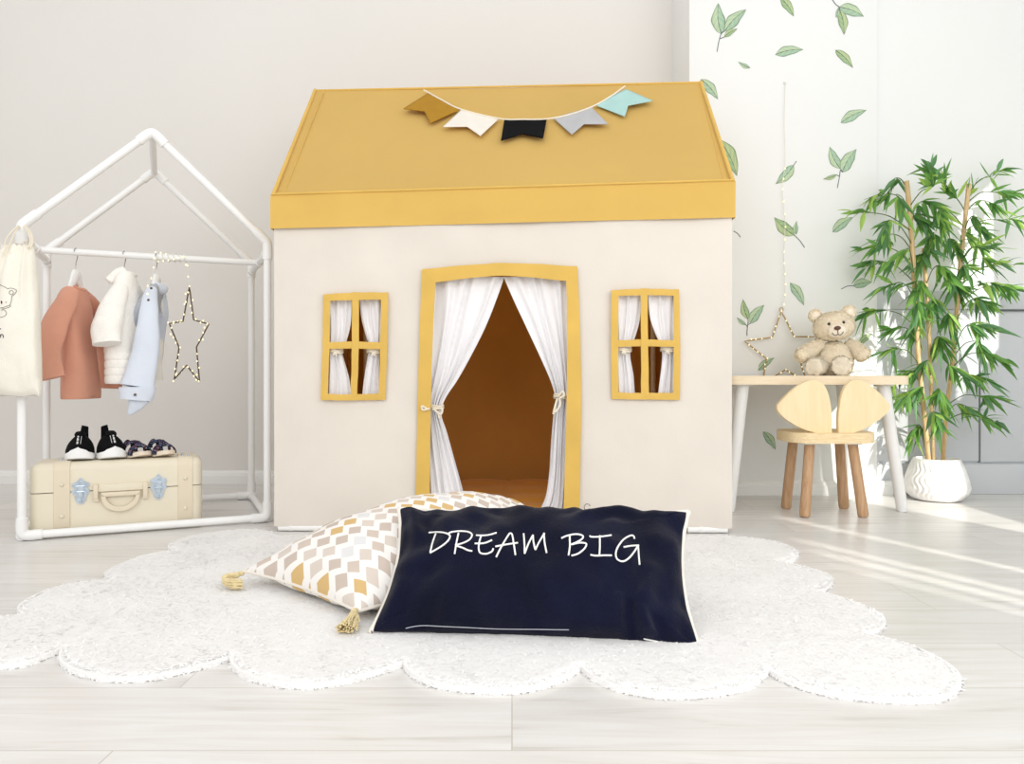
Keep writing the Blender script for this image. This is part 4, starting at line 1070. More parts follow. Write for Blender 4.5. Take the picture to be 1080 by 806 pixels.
# ================================================================== PILLOWS
def pillow_geo(c4, T, nu, nv, pinch=.07, seed=0, wr=.006, tb=None, flat_p=.5):
    bl_, br2, tr_, tl_ = [np.asarray(c, float) for c in c4]; tb = T if tb is None else tb
    nn = unit(np.cross(br2-bl_, tl_-bl_)); uu = np.sin(np.linspace(-1, 1, nu+1)*math.pi/2); vv = np.sin(np.linspace(-1, 1, nv+1)*math.pi/2)
    def pos(u, v, side):
        u2 = u*(1-pinch*(1-v*v)); v2 = v*(1-pinch*(1-u*u))
        i, j = (u2+1)/2, (v2+1)/2
        p = (bl_*(1-i)+br2*i)*(1-j)+(tl_*(1-i)+tr_*i)*j
        h = ((1-u*u)*(1-v*v))**flat_p
        t_ = T if side > 0 else tb
        ed = math.exp(-((1-max(abs(u), abs(v)))/.45)**2)
        w_ = wr*ed*(math.sin(17*u+9*nz3((u*2, v*1.2, seed), 1, seed))*(.75+nz3((u*3, 0, seed), 1, 4))*(.7 if abs(v) > abs(u) else .3)+.8*nz3((u*8, v*3, seed), 1, seed)) + wr*.8*nz3((u*4, v*2.2, seed+3), 1, seed)
        return p+nn*side*(t_*h+w_*min(1, h*4))
    vsF = [pos(u, v, 1) for v in vv for u in uu]; vsB = [pos(u, v, -1) for v in vv for u in uu]
    n = (nu+1)*(nv+1); idx = lambda i, j: j*(nu+1)+i
    fs = []; uvs = []; remap = {}
    for j in range(nv+1):
        for i in range(nu+1):
            if i in (0, nu) or j in (0, nv): remap[n+idx(i, j)] = idx(i, j)
    r_ = lambda k: remap.get(k, k)
    for side in (0, 1):
        for j in range(nv):
            for i in range(nu):
                f = [side*n+idx(i, j), side*n+idx(i+1, j), side*n+idx(i+1, j+1), side*n+idx(i, j+1)]
                f = [r_(k) for k in f]; fs.append(tuple(f if side == 0 else f[::-1])); uvs.append(((uu[i]+uu[i+1])/2, (vv[j]+vv[j+1])/2, side))
    # compact unused back border verts
    used = sorted({k for f in fs for k in f}); mp_ = {k: a for a, k in enumerate(used)}
    allv = np.array(vsF+vsB)[used]; fs = [tuple(mp_[k] for k in f) for f in fs]
    vuv = np.array([(u, v, 0) for v in vv for u in uu]*2)[used]
    border = [pos(u, -1, 1) for u in uu[:-1]]+[pos(1, v, 1) for v in vv[:-1]]+[pos(u, 1, 1) for u in uu[:0:-1]]+[pos(-1, v, 1) for v in vv[:0:-1]]
    return (allv, fs), vuv, np.array(border), nn
# navy lumbar pillow leaning back on the patterned one
NB = [P(391, 666, 1.345), P(738, 684, 1.30), P(726, 540, 1.50), P(421, 537, 1.535)]
gN, uvN, bN, nN = pillow_geo(NB, .082, 150, 90, .075, 2, .017)
nav = empty('lumbar_pillow', gN[0].mean(0)*V(1, 1, 0)+V(0, 0, .014), 'navy velvet lumbar pillow lettered in white, with cream piping, at the front of the rug', 'pillow')
body_n = mesh('cushion', gN, M['navy'], nav, angle=180)
mesh('piping', tube(np.concatenate([bN[147:], bN[:5]]), .0048, 10), M['pipe_cream'], nav)
bvN = bvh_of(gN)
k8 = 1080/130.
L1 = [[(440+x/k8, 545+y/k8) for x, y in s] for s in [
    [(100, 146), (180, 138), (245, 146), (288, 170), (270, 215), (210, 265), (112, 322)], [(168, 150), (140, 225), (115, 318)],
    [(270, 158), (300, 140), (380, 132), (450, 140), (482, 165), (460, 205), (400, 235), (335, 252)], [(362, 150), (345, 235), (330, 330)], [(340, 256), (400, 275), (450, 297), (484, 303)],
    [(694, 146), (630, 165), (570, 170), (520, 168)], [(562, 172), (545, 230), (542, 290), (560, 322), (610, 328), (655, 308), (668, 282)], [(508, 238), (590, 235), (655, 210)],
    [(692, 356), (730, 280), (770, 210), (808, 150)], [(808, 150), (830, 160), (845, 240), (860, 340)], [(685, 266), (780, 248), (880, 234)],
    [(932, 152), (938, 240), (940, 328)], [(940, 328), (975, 240), (1015, 165)], [(1015, 165), (1020, 230), (1035, 295)], [(1035, 295), (1065, 235), (1100, 175), (1118, 148)]]]
L2 = [[(570+x/k8, 545+y/k8) for x, y in s] for s in [
    [(32, 148), (38, 230), (55, 322)],
    [(185, 192), (230, 172), (300, 158), (355, 165), (372, 185), (340, 215), (268, 248)], [(256, 172), (258, 260), (246, 342)], [(268, 248), (340, 232), (398, 240), (385, 280), (330, 325), (270, 345)],
    [(428, 172), (450, 182), (530, 180), (620, 168)], [(520, 172), (520, 260), (516, 342)], [(436, 336), (480, 344), (560, 342), (622, 342)],
    [(820, 198), (815, 175), (785, 170), (725, 205), (675, 270), (658, 330), (672, 375), (715, 394), (755, 380), (800, 335), (850, 262)], [(728, 270), (790, 260), (858, 256)], [(852, 258), (858, 340), (866, 424)]]]
mesh('lettering', strokes_on(bvN, L1+L2[:1], .00165, .0012, 7, 7), M['thread'], nav, label='white embroidered word DREAM')
mesh('lettering', strokes_on(bvN, L2[1:], .00165, .0012, 7, 7), M['thread'], nav, label='white embroidered word BIG')
zipq = [onto(bvN, x, y, .001) for x, y in spline([(428, 662.5), (445, 660), (480, 661), (520, 663), (552, 663.5), (600, 664)], 8)]
zipq = [z for z in zipq if z is not None]
if len(zipq) > 3: mesh('zip', tube(zipq, .0008, 6), M['greyblue'], nav)
tq = [onto(bvN, x, y, .002) for x, y in ((679, 673), (694, 676))]
if all(t is not None for t in tq): mesh('care_tag', tube([tq[0], tq[1]], .0022, 6, flat=.5), M['thread'], nav)
# patterned square pillow with tassels
PBc = [V(-.285, 1.40, .034), V(.15, 1.60, .085), V(.03, 1.93, .125), V(-.59, 1.665, .040)]
gP, uvP, bP, nP = pillow_geo(PBc, .135, 110, 80, .055, 5, .006, tb=.06, flat_p=.5)
gP[0][:, 2] = np.maximum(gP[0][:, 2], .0165)
def diamond_mat():
    """staggered diamonds in gold, taupe and grey on white, from the cushion's own surface coordinates"""
    m, nt, b = newmat('diamond_print'); L = nt.links
    at = N(nt, 'ShaderNodeAttribute', attribute_name='pat'); sp_ = N(nt, 'ShaderNodeSeparateXYZ'); L.new(at.outputs['Vector'], sp_.inputs[0])
    def mt(op, a, bb=None):
        n = N(nt, 'ShaderNodeMath', operation=op)
        for k, x in enumerate((a, bb)):
            if x is None: continue
            if isinstance(x, (int, float)): n.inputs[k].default_value = x
            else: L.new(x, n.inputs[k])
        return n.outputs[0]
    x, y = mt('MULTIPLY', sp_.outputs['X'], 9.6), mt('MULTIPLY', sp_.outputs['Y'], 4.3)
    x = mt('ADD', x, 40.0); y = mt('ADD', y, 40.0)
    r = mt('FLOOR', y); fy = mt('FRACT', y); odd = mt('MULTIPLY', mt('MODULO', r, 2.0), .5)
    xs = mt('ADD', x, odd); cx_ = mt('FLOOR', xs); fx = mt('FRACT', xs)
    skew = mt('MULTIPLY', mt('SUBTRACT', fy, .5), .0)
    d_ = mt('ADD', mt('ABSOLUTE', mt('ADD', mt('SUBTRACT', fx, .5), skew)), mt('MULTIPLY', mt('ABSOLUTE', mt('SUBTRACT', fy, .5)), .98))
    inside = mt('LESS_THAN', d_, .485)
    cv = N(nt, 'ShaderNodeCombineXYZ'); L.new(cx_, cv.inputs[0]); L.new(r, cv.inputs[1])
    wn = N(nt, 'ShaderNodeTexWhiteNoise', noise_dimensions='2D'); L.new(cv.outputs[0], wn.inputs['Vector'])
    rp = N(nt, 'ShaderNodeValToRGB'); rp.color_ramp.interpolation = 'CONSTANT'; el_ = rp.color_ramp.elements
    el_[0].position = 0; el_[0].color = lin((212, 180, 126)); el_[1].position = .3; el_[1].color = lin((200, 186, 175))
    for p_, c_ in ((.62, (214, 203, 193)), (.82, (222, 221, 222)), (.93, (206, 192, 180))): e = el_.new(p_); e.color = lin(c_)
    L.new(wn.outputs['Value'], rp.inputs['Fac'])
    mx = N(nt, 'ShaderNodeMix', data_type='RGBA'); L.new(inside, mx.inputs['Factor']); mx.inputs['A'].default_value = lin((240, 237, 233)); L.new(rp.outputs[0], mx.inputs['B'])
    L.new(mx.outputs['Result'], b.inputs['Base Color']); b.inputs['Roughness'].default_value = .85; b.inputs['Specular IOR Level'].default_value = .1
    return m
M['pattern'] = diamond_mat()
pat = empty('tasselled_pillow', V(gP[0][:, 0].mean(), gP[0][:, 1].mean(), .014), 'white, beige and gold diamond-print pillow with yarn tassels behind the navy pillow', 'pillow')
mesh('cushion', gP, M['pattern'], pat, angle=180, vattr=uvP, fix=False)
mesh('seam_edge', tube(bP, .003, 8, closed=True), M['pipe_cream'], pat)
def tassel(pts, r0, r1, seed, nstr=44, Lk=5):
    """knot, neck band and a skirt of yarn along a short path"""
    p = spline(pts, 8); rngt = np.random.default_rng(seed); g = [ball(p[0], r0*1.05, 2), ball(p[6], r0*1.35, 2)]
    t_ = unit(p[10]-p[8]); g.append(tube([p[8]-t_*.003, p[8]+t_*.003], r0*1.2, 12))
    a = unit(np.cross(t_, V(0, 0, 1)) if abs(t_[2]) < .9 else V(1, 0, 0)); b = np.cross(t_, a)
    for k in range(nstr):
        an = rngt.random()*6.283; rad = math.sqrt(rngt.random()); q = []
        for i in range(8, len(p), 3):
            f = (i-8)/(len(p)-9); q.append(p[i]+(a*math.cos(an)+b*math.sin(an))*rad*(r0*.9+(r1-r0*.9)*f**.8)+rngt.normal(size=3)*.0008)
        q = np.array(q); q[:, 2] = np.maximum(q[:, 2], .0165+.001*rngt.random())
        g.append(tube(q, .0014, 5))
    return merge(*g)
cF, cL = PBc[0], PBc[3]
mesh('tassel', tassel([cF+V(-.002, -.008, .004), cF+V(-.004, -.016, .002), cF+V(-.004, -.026, -.004), cF+V(-.006, -.045, -.010), cF+V(-.008, -.066, -.0125)], .0055, .021, 1, 70), M['tassel'], pat)
mesh('tassel', tassel([cL+V(-.002, -.004, -.004), cL+V(-.014, -.012, -.006), cL+V(-.026, -.02, -.008), cL+V(-.030, -.036, -.012), cL+V(-.012, -.05, -.014), cL+V(.022, -.052, -.014)], .0055, .013, 2, 60), M['tassel'], pat)

# ================================================================== DESK, CHAIR, BEAR
DZ = .4685; DX1 = 1.36; DY0, DY1 = 2.575, 2.945; DX0 = .735
desk = empty('desk', V((DX0+DX1)/2, (DY0+DY1)/2, 0), 'low child-size desk with birch top and white splayed legs', 'desk')
def rrect(x0, x1, y0, y1, r, n=8):
    out = []
    for cx_, cy_, a0 in ((x1-r, y1-r, 0), (x0+r, y1-r, 90), (x0+r, y0+r, 180), (x1-r, y0+r, 270)):
        for k in range(n+1): t = math.radians(a0+90*k/n); out.append((cx_+r*math.cos(t), cy_+r*math.sin(t)))
    return out
mesh('table_top', prism(rrect(DX0, DX1, DY0, DY1, .035), 1, lambda x, y, k: V(x, y, DZ-.030+.030*k)), M['ash'], desk, angle=35)
def dleg(t, b, r0, r1, mat, parent, name='leg'):
    pts = [t*(1-k)+b*k for k in (0, .5, .96, .985, 1)]
    r = [r0, (r0+r1)/2, r1, r1*.93, r1*.8]
    return mesh(name, tube(pts, r, 20), mat, parent)
dleg(V(1.287, 2.63, DZ-.030), V(1.345, 2.612, .001), .0215, .0185, M['white_trim'], desk)
dleg(V(.80, 2.63, DZ-.030), V(.748, 2.612, .001), .0215, .0185, M['white_trim'], desk)
dleg(V(1.255, 2.885, DZ-.030), V(1.29, 2.90, .001), .0215, .0185, M['white_trim'], desk)
dleg(V(.84, 2.885, DZ-.030), V(.80, 2.90, .001), .0215, .0185, M['white_trim'], desk)
for x, y in ((1.287, 2.63), (.80, 2.63), (1.255, 2.885), (.84, 2.885)):
    mesh('leg_plate', tube([V(x, y, DZ-.0305), V(x, y, DZ-.036)], .031, 18), M['white_trim'], desk)
# chair with two ear-shaped back boards
ch = empty('child_chair', V(1.067, 2.59, 0), 'birch child chair with two ear-shaped back boards and oak legs, in front of the desk', 'chair')
sx, sy_ = 1.067, 2.592; sp2 = []
for t in np.linspace(0, 2*math.pi, 56, endpoint=False):
    sp2.append((sx+.146*math.copysign(abs(math.cos(t))**.62, math.cos(t)), sy_+.122*math.copysign(abs(math.sin(t))**.62, math.sin(t))))
mesh('seat', prism(sp2, 1, lambda x, y, k: V(x, y, .247+.033*k)), M['birch_edge'], ch, angle=35)
for tpx, bpt in ((V(.995, 2.535, .243), V(.969, 2.512, .001)), (V(1.138, 2.535, .243), V(1.164, 2.512, .001)), (V(.984, 2.655, .243), V(.966, 2.676, .001)), (V(1.146, 2.655, .243), V(1.171, 2.676, .001))):
    dleg(tpx, bpt, .0165, .0175, M['oak'], ch)
    mesh('leg_mount', box(tpx+V(0, 0, .001), (.05, .045, .008), .003, 2), M['white_trim'], ch)
EY = 2.512
E = lambda L: [tuple(P(760+x/2.88, 290+y/2.88, EY)[[0, 2]]) for x, y in L]
earL = [(339, 484), (340, 450), (338, 415), (331, 370), (318, 338), (300, 322), (276, 319), (250, 329), (220, 348), (192, 374), (175, 393), (171, 404), (177, 419), (198, 439), (230, 459), (262, 473), (295, 482)]
earR = [(358, 484), (357, 450), (359, 415), (366, 372), (379, 340), (397, 322), (420, 318), (446, 329), (474, 350), (498, 374), (513, 392), (516, 405), (508, 418), (486, 438), (456, 458), (428, 473), (402, 481)]
for e in (earL, earR):
    q = spline(E(e[1:]), 5); q = [E(e[:1])[0]]+[tuple(p) for p in q]
    cxy = np.mean(q, 0)
    ring = lambda s, y: [V(cxy[0]+(p[0]-cxy[0])*s, y, cxy[1]+(p[1]-cxy[1])*s) for p in q]
    o_ = mesh('back_board', loft([ring(.985, EY), ring(1, EY+.003), ring(1, EY+.017), ring(.985, EY+.02)]), M['birch'], ch, angle=35)
# teddy bear
BYc = 2.77; bear = empty('teddy_bear', V(1.175, BYc, DZ), 'cream plush teddy bear sitting on the birch desk top', 'teddy bear')
rngb = np.random.default_rng(5)
def plush(name, geo, mat, nb=5200, ln=.0085):
    vs, fs = geo; vs = np.array([v+.0015*nz3(v, 60, 2) for v in vs]); geo = (vs, fs)
    c = vs.mean(0); p, nn = surf_samples(geo, nb, rngb); s = np.sign(np.sum(nn*(p-c), 1)); nn = nn*s[:, None]
    flow = np.tile([0, .0, -1.], (nb, 1))*.9+(p-c)/(np.linalg.norm(p-c, axis=1)[:, None])*.2
    b = combed(p-nn*.0008, nn, flow, ln*1.1, .0042, .24, rngb, .5)
    return mesh(name, merge(geo, b), mat, bear, angle=180, fix=False)
def B(px, py, Y=BYc): return P(px, py, Y)
kx = BYc/F_PX
torso = lathe([(0.001, 0), (.044, .002), (.058, .02), (.063, .045), (.060, .07), (.050, .095), (.038, .112), (.02, .122), (.001, .124)], V(B(880, 396)[0], BYc, DZ+.001), 32, lambda r, z, t: r*(1+.04*math.cos(2*t)))
plush('torso', torso, M['fur'], 6000)
hc_ = B(879.5, 344, BYc-.012)
Rh = rotz(math.radians(-13))@rotx(math.radians(4))@roty(math.radians(-6))
H = lambda x, y, z: hc_+Rh@V(x, y, z)
hv, hf = ball(V(0, 0, 0), (.070, .060, .053), 4)
hv = hv*np.stack([1+.12*np.clip(-hv[:, 2]/.05, 0, 1)*1, np.ones(len(hv)), np.ones(len(hv))], 1)
plush('head', (hv@Rh.T+hc_, hf), M['fur'], 7500)
for s in (-1, 1):
    ec = H(s*.058, .012, .046)
    plush('ear', ball(ec, (.023, .011, .023), 3, Rh), M['fur'], 1100, .007)
    mesh('inner_ear', ball(ec+Rh@V(0, -.008, -.001), (.014, .006, .014), 3, Rh), M['muzzle'], bear)
mz = H(-.002, -.052, -.017)
mzg = ball(mz, (.033, .023, .025), 4, Rh)
mesh('muzzle', (np.array([v+.0006*nz3(v, 200, 1) for v in mzg[0]]), mzg[1]), M['muzzle'], bear)
nsx = [(-.012, .006), (-.006, .009), (.006, .009), (.012, .006), (.009, -.001), (.002, -.006), (-.002, -.006), (-.009, -.001)]
mesh('nose', ball(H(-.002, -.076, -.006), (.0115, .006, .0075), 3, Rh), M['nose'], bear)
mth = []
bvm = bvh_of(mzg)
for s in (-1, 1):
    q = []
    for t in np.linspace(0, 1, 10):
        x, z = s*.019*t, -.028-.006*math.sin(math.pi*t*.9)+.009*t*t
        o_ = H(x-.002, -.12, z); h_ = bvm.ray_cast(Vector(o_), Vector(Rh@V(0, 1, 0)))
        if h_[0] is not None: q.append(np.array(h_[0])+Rh@V(0, -.0012, 0))
    if len(q) > 2: mth.append(tube(q, .0012, 6))
q = [H(-.002, -.0765, z) for z in (-.010, -.018, -.027)]; mth.append(tube(q, .0011, 6))
mesh('mouth', merge(*mth), M['ink'], bear)
for s in (-1, 1):
    mesh('eye', ball(H(s*.024-.001, -.056, .011), .0058, 3), M['eye'], bear)
def limb(name, pts, rad, nb, mat=None): plush(name, tube(spline(pts, 5), np.interp(np.linspace(0, 1, (len(pts)-1)*5+1), np.linspace(0, 1, len(rad)), rad), 22), mat or M['fur'], nb)
limb('arm', [B(866, 361, 2.77), B(858, 367, 2.755), B(851, 371, 2.735), B(845, 375, 2.715), B(842, 377, 2.71)], [.016, .024, .026, .025, .010], 3000)
limb('arm', [B(893, 361, 2.77), B(900, 366, 2.755), B(906, 371, 2.735), B(911, 375, 2.715), B(913, 377, 2.71)], [.016, .024, .028, .026, .010], 3000)
limb('leg', [B(869, 385, 2.78), B(865, 386, 2.74), B(860, 386.5, 2.69), B(858.5, 386.5, 2.672), B(858, 386.5, 2.668)], [.024, .030, .032, .028, .012], 3600, M['fur_lt'])
limb('leg', [B(886, 385, 2.78), B(887, 385.5, 2.74), B(887.5, 385.5, 2.69), B(887.5, 385.5, 2.672), B(887.5, 385.5, 2.668)], [.026, .032, .034, .030, .013], 3600, M['fur_lt'])

# ================================================================== POTTED BAMBOO
PCX, PCY = 1.605, 2.868
plant = empty('potted_bamboo', V(PCX, PCY, 0), 'leafy green bamboo with three canes in a white wavy-ribbed pot', 'potted plant')
pprof = [(.070, .001), (.084, .004), (.096, .016), (.108, .034), (.112, .050), (.109, .070), (.102, .095), (.092, .125), (.083, .148), (.079, .156), (.074, .157), (.070, .150), (.069, .138), (.001, .137)]
def potf(r, z, t):
    k = np.clip((z-.008)/.02, 0, 1)*np.clip((.150-z)/.02, 0, 1)
    return r+((.0042)*k*(abs(math.sin(17*(t+.085*math.sin(z*95))))-.5) if r > .075 else 0)
pz = [p[1] for p in pprof[:10]]; pr_ = [p[0] for p in pprof[:10]]
zz_ = np.linspace(.001, .156, 40); dense = [(float(np.interp(z, pz, pr_)), float(z)) for z in zz_]+pprof[10:]
mesh('pot', lathe(dense, V(PCX, PCY, 0), 260, potf), M['ceramic'], plant, angle=50)
def soilf(i, j):
    a = i*2*math.pi; r = .0685*j
    return V(PCX+r*math.cos(a), PCY+r*math.sin(a), .139+.006*nz3((r*math.cos(a)*30, r*math.sin(a)*30, 0), 1, 3)+.006*(1-j))
mesh('soil', grid(soilf, 40, 10), M['soil'], plant)
canes_px = [[(979.5, 488, 2.86), (974, 430, 2.86), (969, 380, 2.86), (965.5, 320, 2.855), (961, 244, 2.85), (956.3, 191, 2.85)],
            [(984.5, 488, 2.90), (983, 440, 2.905), (981, 380, 2.91), (978, 320, 2.915), (974, 262, 2.915)],
            [(994.5, 488, 2.88), (997, 450, 2.88), (1000, 420, 2.88), (1006, 370, 2.88), (1012, 290, 2.88), (1017, 240, 2.88), (1022, 194, 2.88)]]
canes = []
for k, c_ in enumerate(canes_px):
    p = spline([P(*q) for q in c_], 10); canes.append(p)
    r0 = (.0088, .0072, .0080)[k]; rad = np.array([r0*(1.12 if i % 9 == 0 else 1) for i in range(len(p))])
    cu = mesh('cane', tube(p, rad, 14), M['cane'], plant, angle=80)
    rings_ = [tube([p[i]-unit(p[i+1]-p[i])*.0016, p[i]+unit(p[i+1]-p[i])*.0016], r0*1.2, 14) for i in range(4, len(p)-2, 9)]
    mesh('cane_node', merge(*rings_), M['cane'], cu)
CL = [(932, 205, -1, .4, 7), (944, 188, -.3, .9, 7), (916, 224, -1, .15, 4), (938, 232, -.2, 1, 8), (930, 260, -1, .2, 5), (926, 275, -1, .8, 9), (950, 298, -1, .5, 7), (929, 327, -1, .35, 8), (950, 345, -1, .6, 7), (948, 368, -1, .3, 7), (953, 392, -.8, 1, 7), (952, 418, -.6, 1, 7), (968, 448, -.35, 1, 7), (945, 205, .1, .6, 6),
      (940, 247, -.5, 1, 6), (958, 262, -.6, .7, 6),
      (985, 196, -.2, -1, 11), (975, 212, .3, .5, 10), (990, 222, 0, 1, 10), (1000, 206, -.3, -.6, 8), (985, 245, 0, 1, 11), (975, 266, -.4, .9, 10), (1000, 252, .3, 1, 9), (990, 280, .2, .8, 11), (972, 296, -.4, 1, 10), (1005, 296, .4, .8, 10), (985, 315, 0, 1, 11), (1000, 330, .3, .8, 10), (968, 342, -.3, 1, 8), (990, 355, .2, .9, 10), (978, 380, -.4, .8, 9), (1000, 385, .6, .6, 10), (973, 408, -.7, .6, 9), (990, 410, .3, .9, 10), (985, 434, 0, 1, 9), (965, 225, .4, .8, 8), (968, 318, .2, 1, 9),
      (1024, 206, .3, -1, 3), (1046, 186, .8, -.6, 5), (1050, 203, 1, .2, 8), (1040, 212, .5, .9, 8), (1028, 228, .2, 1, 8), (1056, 232, 1, .1, 6), (1030, 260, .8, .1, 7), (1034, 272, .8, .6, 5), (1050, 278, 1, .1, 4), (1040, 298, 1, .5, 8), (1054, 300, 1, .45, 6), (1028, 315, .8, .5, 9), (1022, 342, .8, .45, 11), (1030, 360, .35, 1, 6), (1036, 372, 1, .7, 8), (1026, 396, .9, .5, 9), (1034, 418, 1, .3, 7), (1018, 428, .6, .9, 7), (1034, 440, 1, .45, 7), (1016, 246, .6, .6, 7), (1016, 280, .5, .8, 7)]
rngl = np.random.default_rng(21); LV, LF, LC, TW = [], [], [], []
greens = [(112, 162, 84), (130, 182, 92), (156, 204, 104), (96, 146, 90), (184, 220, 112), (122, 170, 118), (104, 156, 80)]
def add_leaf(base, d, L, Wd, col, droop):
    d = unit(d); side = unit(np.cross(d, V(0, .45, 1)+rngl.normal(size=3)*.55)); up_ = np.cross(side, d)
    n0 = sum(len(a) for a in LV); vs = []
    for t, w_ in ((0, .06), (.12, .55), (.3, 1), (.55, .86), (.8, .42), (1, .0)):
        c_ = base+d*L*t+V(0, 0, -droop*t*t)-up_*.0
        for s in (-1, 0, 1): vs.append(c_+side*s*Wd*w_*.5+up_*(.0022 if s else 0)*w_)
    LV.append(np.array(vs))
    for i in range(5):
        for s in range(2):
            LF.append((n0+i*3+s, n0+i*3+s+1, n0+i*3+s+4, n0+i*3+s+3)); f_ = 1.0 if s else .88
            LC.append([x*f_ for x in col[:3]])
for ci, (px, py, dx, dy, nl) in enumerate(CL):
    LV.clear(); LF.clear(); LC.clear()
    Y = 2.868+rngl.uniform(-.15, .075); base = P(px, py, Y)
    best = min(((np.linalg.norm((P(px, py, 2.87)-q)[[0, 2]]), k, i) for k, c_ in enumerate(canes) for i, q in enumerate(c_) if q[2] < base[2]+.02), default=None)
    q = canes[best[1]][max(0, best[2]-3)]
    mid = (q+base)/2+V(0, 0, .02); dv = unit(V(dx*1.1, rngl.uniform(-.5, .4), -dy*.75))
    tw = spline([q, mid, base, base+dv*.03+V(0, 0, .004), base+dv*.075], 5)
    two = mesh('twig', tube(tw, np.linspace(.0021, .0007, len(tw)), 6), M['twig'], plant)
    for k in range(int(nl*(2.8 if 960 < px < 1012 else 2.3))):
        f = rngl.uniform(0, 1); b_ = tw[int(5+f*(len(tw)-6))] if np.linalg.norm(q-base) < .1 else tw[int(8+f*(len(tw)-9))]
        ang = rngl.normal(size=3)*.62; ang[2] = ang[2]*.7-.12
        col = lin(greens[rngl.integers(len(greens))]); L = rngl.uniform(.05, .1)
        dd = unit(dv+ang)
        if (b_+dd*L)[1] > 2.965: dd[1] = -abs(dd[1])*.5
        add_leaf(b_, dd, L, rngl.uniform(.011, .019), col, rngl.uniform(.0, .03))
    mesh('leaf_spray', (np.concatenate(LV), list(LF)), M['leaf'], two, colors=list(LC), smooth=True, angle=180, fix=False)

# ================================================================== WALL STICKERS
def stick_leaf(a, b, wr, yface, seed, curve=.12):
    """painted leaf from a (base) to b (tip), wall coordinates; returns geometry, face colours, vein geometry"""
    a, b = np.array(a, float), np.array(b, float); d = b-a; L = np.linalg.norm(d); d = d/L; s = np.array([-d[1], d[0]])
    nu_, nv_ = 26, 10; prof = lambda t: (math.sin(math.pi*t**.85))**.9*(1-.25*t)
    ctr = lambda t: a+d*L*t+s*L*curve*math.sin(math.pi*t)*.5
    def fn(i, j):
        c = ctr(i); w_ = (j*2-1)*wr*L*prof(i)*(1+.06*math.sin(14*i+seed))
        q = c+s*w_; return V(q[0], yface, q[1])
    g = grid(fn, nu_, nv_); cols = []
    lo_, mid_, hi_ = (136, 176, 158), (176, 204, 178), (208, 218, 176)
    if seed % 3 == 0: lo_, mid_, hi_ = (128, 166, 130), (166, 192, 142), (206, 214, 166)
    for f in g[1]:
        k = f[0]; i = (k % (nu_+1))/nu_; j = (k//(nu_+1)+.5)/nv_
        v_ = abs(j-.5)*2; rib = .5+.5*math.sin(30*i+(10 if j > .5 else 7)*v_+seed)
        m_ = (.30+.5*rib*(1-v_*.5)+(.25 if j > .5 else -.08))
        m_ = max(0, min(1, m_)); dark = 1-.28*max(0, (v_-.7)/.3)-.25*max(0, i-.8)*3
        c = [(lo_[q]*(1-m_)+hi_[q]*m_)*.75+mid_[q]*.25 for q in range(3)]
        cols.append(lin([max(0, x*dark) for x in c]))
    vein = tube([V(ctr(t)[0], yface-.0003, ctr(t)[1]) for t in np.linspace(0, 1, 12)], np.linspace(.0011, .0004, 12), 5)
    return g, cols, vein
def XZ(px, py, Y=YP): p = P(px, py, Y); return (p[0], p[2])
def sticker(label, leaves, stems, k, sx_, sy2, ox, oy, seed):
    """leaves: (base, tip, width ratio); stems: polylines, in crop units"""
    tr = lambda q: XZ(ox+q[0]/sx_, oy+q[1]/sx_)
    pts = [tr(q) for l in leaves for q in l[:2]]+[tr(q) for s in stems for q in s]
    c = np.mean(pts, 0)
    if len(leaves) == 1 and not stems:
        a, b, w_ = leaves[0]; g, cols, vein = stick_leaf(tr(a), tr(b), w_, YP-.0006, seed)
        r = empty('leaf_sticker', V(c[0], YP, c[1]), label, 'wall sticker', 'leaf stickers on the pier')
        mesh('leaf', g, M['sticker'], r, colors=cols, smooth=False, fix=False); mesh('vein', vein, M['sticker_vein'], r); return
    r = empty('leaf_sticker', V(c[0], YP, c[1]), label, 'wall sticker', 'leaf stickers on the pier')
    for n_, (a, b, w_) in enumerate(leaves):
        g, cols, vein = stick_leaf(tr(a), tr(b), w_, YP-.0006-.0004*n_, seed+n_)
        lf = mesh('leaf', g, M['sticker'], r, colors=cols, smooth=False, fix=False); mesh('vein', vein, M['sticker_vein'], lf)
    if stems:
        mesh('stem', merge(*[tube([V(x, YP-.0008, z) for x, z in spline([tr(q) for q in s], 5)], .0014, 6) for s in stems]), M['sticker_vein'], r)
A_ = dict(k=0, sx_=2.986, sy2=0, ox=720, oy=0); B_ = dict(k=0, sx_=6.353, sy2=0, ox=770, oy=300)
sticker('three-leaf green sprig sticker at the top left of the pier, above the tent roof', [((122, 108), (112, 10), .25), ((133, 98), (200, 30), .22), ((130, 117), (172, 91), .2)], [[(108, 163), (114, 130), (122, 105), (133, 98)], [(118, 122), (130, 117)]], seed=1, **A_)
sticker('tiny single leaf sticker below the upper left sprig', [((212, 214), (175, 195), .2)], [], seed=2, **A_)
sticker('single leaf sticker cut by the top edge of the photo', [((308, -6), (350, 52), .22)], [], seed=3, **A_)
sticker('horizontal single leaf sticker above the star light cord', [((292, 172), (380, 156), .2)], [], seed=4, **A_)
sticker('three-leaf sprig sticker hanging down at the top right of the pier', [((492, 22), (570, 52), .26), ((494, 32), (508, 110), .22), ((490, 26), (482, 56), .2)], [[(470, -2), (482, 14), (492, 22), (494, 32)]], seed=5, **A_)
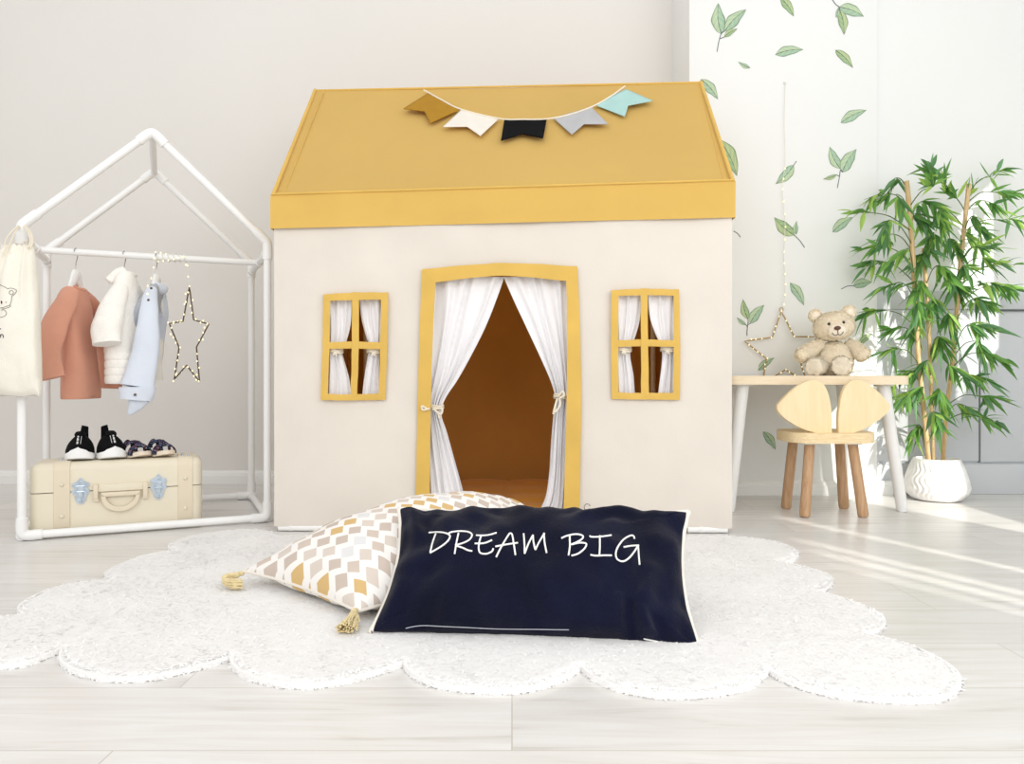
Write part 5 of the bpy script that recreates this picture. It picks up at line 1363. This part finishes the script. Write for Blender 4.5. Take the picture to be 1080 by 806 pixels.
sticker('single leaf sticker below the hanging sprig, tip pointing down right', [((481, 158), (536, 214), .2)], [], seed=6, **A_)
sticker('single leaf sticker beside the peak of the tent roof', [((57, 250), (111, 313), .22)], [], seed=7, **A_)
sticker('slanting single leaf sticker right of the cord, upper half of the pier', [((498, 387), (579, 347), .2)], [], seed=8, **A_)
sticker('leaf sticker partly hidden by the sloping edge of the tent roof', [((114, 440), (171, 555), .2)], [], seed=9, **A_)
sticker('three-leaf upright sprig sticker above the plant', [((496, 532), (463, 462), .24), ((502, 543), (547, 470), .26), ((484, 551), (442, 564), .18)], [[(487, 592), (493, 560), (497, 535), (502, 543)], [(494, 556), (484, 551)]], seed=10, **A_)
sticker('leaf sticker with a short stem crossing the star light cord', [((350, 520), (292, 580), .22)], [[(350, 520), (358, 508)]], seed=11, **A_)
sticker('two-leaf sprig sticker on the light cord, stem pointing down right', [((352, 741), (288, 685), .26), ((357, 738), (359, 697), .22)], [[(384, 780), (368, 757), (350, 740)]], seed=12, **A_)
sticker('single leaf sticker left of the top of the plant', [((472, 731), (537, 684), .22)], [], seed=13, **A_)
sticker('bare stem end of a sticker just right of the tent eave', [], [[(182, 747), (172, 735), (160, 728)]], seed=14, **A_)
sticker('three-leaf upright sprig sticker left of the golden star', [((120, 235), (86, 100), .22), ((133, 264), (228, 138), .24), ((106, 272), (45, 222), .2)], [[(113, 345), (114, 300), (120, 262), (120, 235)], [(116, 285), (106, 272)], [(120, 270), (133, 264)]], seed=15, **B_)
sticker('single leaf sticker directly above the teddy bear', [((402, -10), (495, 142), .2)], [], seed=16, **B_)
sticker('small leaf sticker behind the lower corner of the golden star', [((188, 577), (296, 492), .2)], [], seed=17, **B_)
sticker('leaf sticker beside the right arm of the bear', [((865, 400), (952, 332), .22)], [], seed=18, **B_)
sticker('leaf sticker with a long stem, partly behind the plant', [((825, 10), (950, -15), .28)], [[(745, 32), (785, 12), (825, 10)]], seed=19, **B_)
sticker('single leaf sticker on the wall under the desk', [((222, 988), (305, 1108), .22)], [], seed=20, **B_)
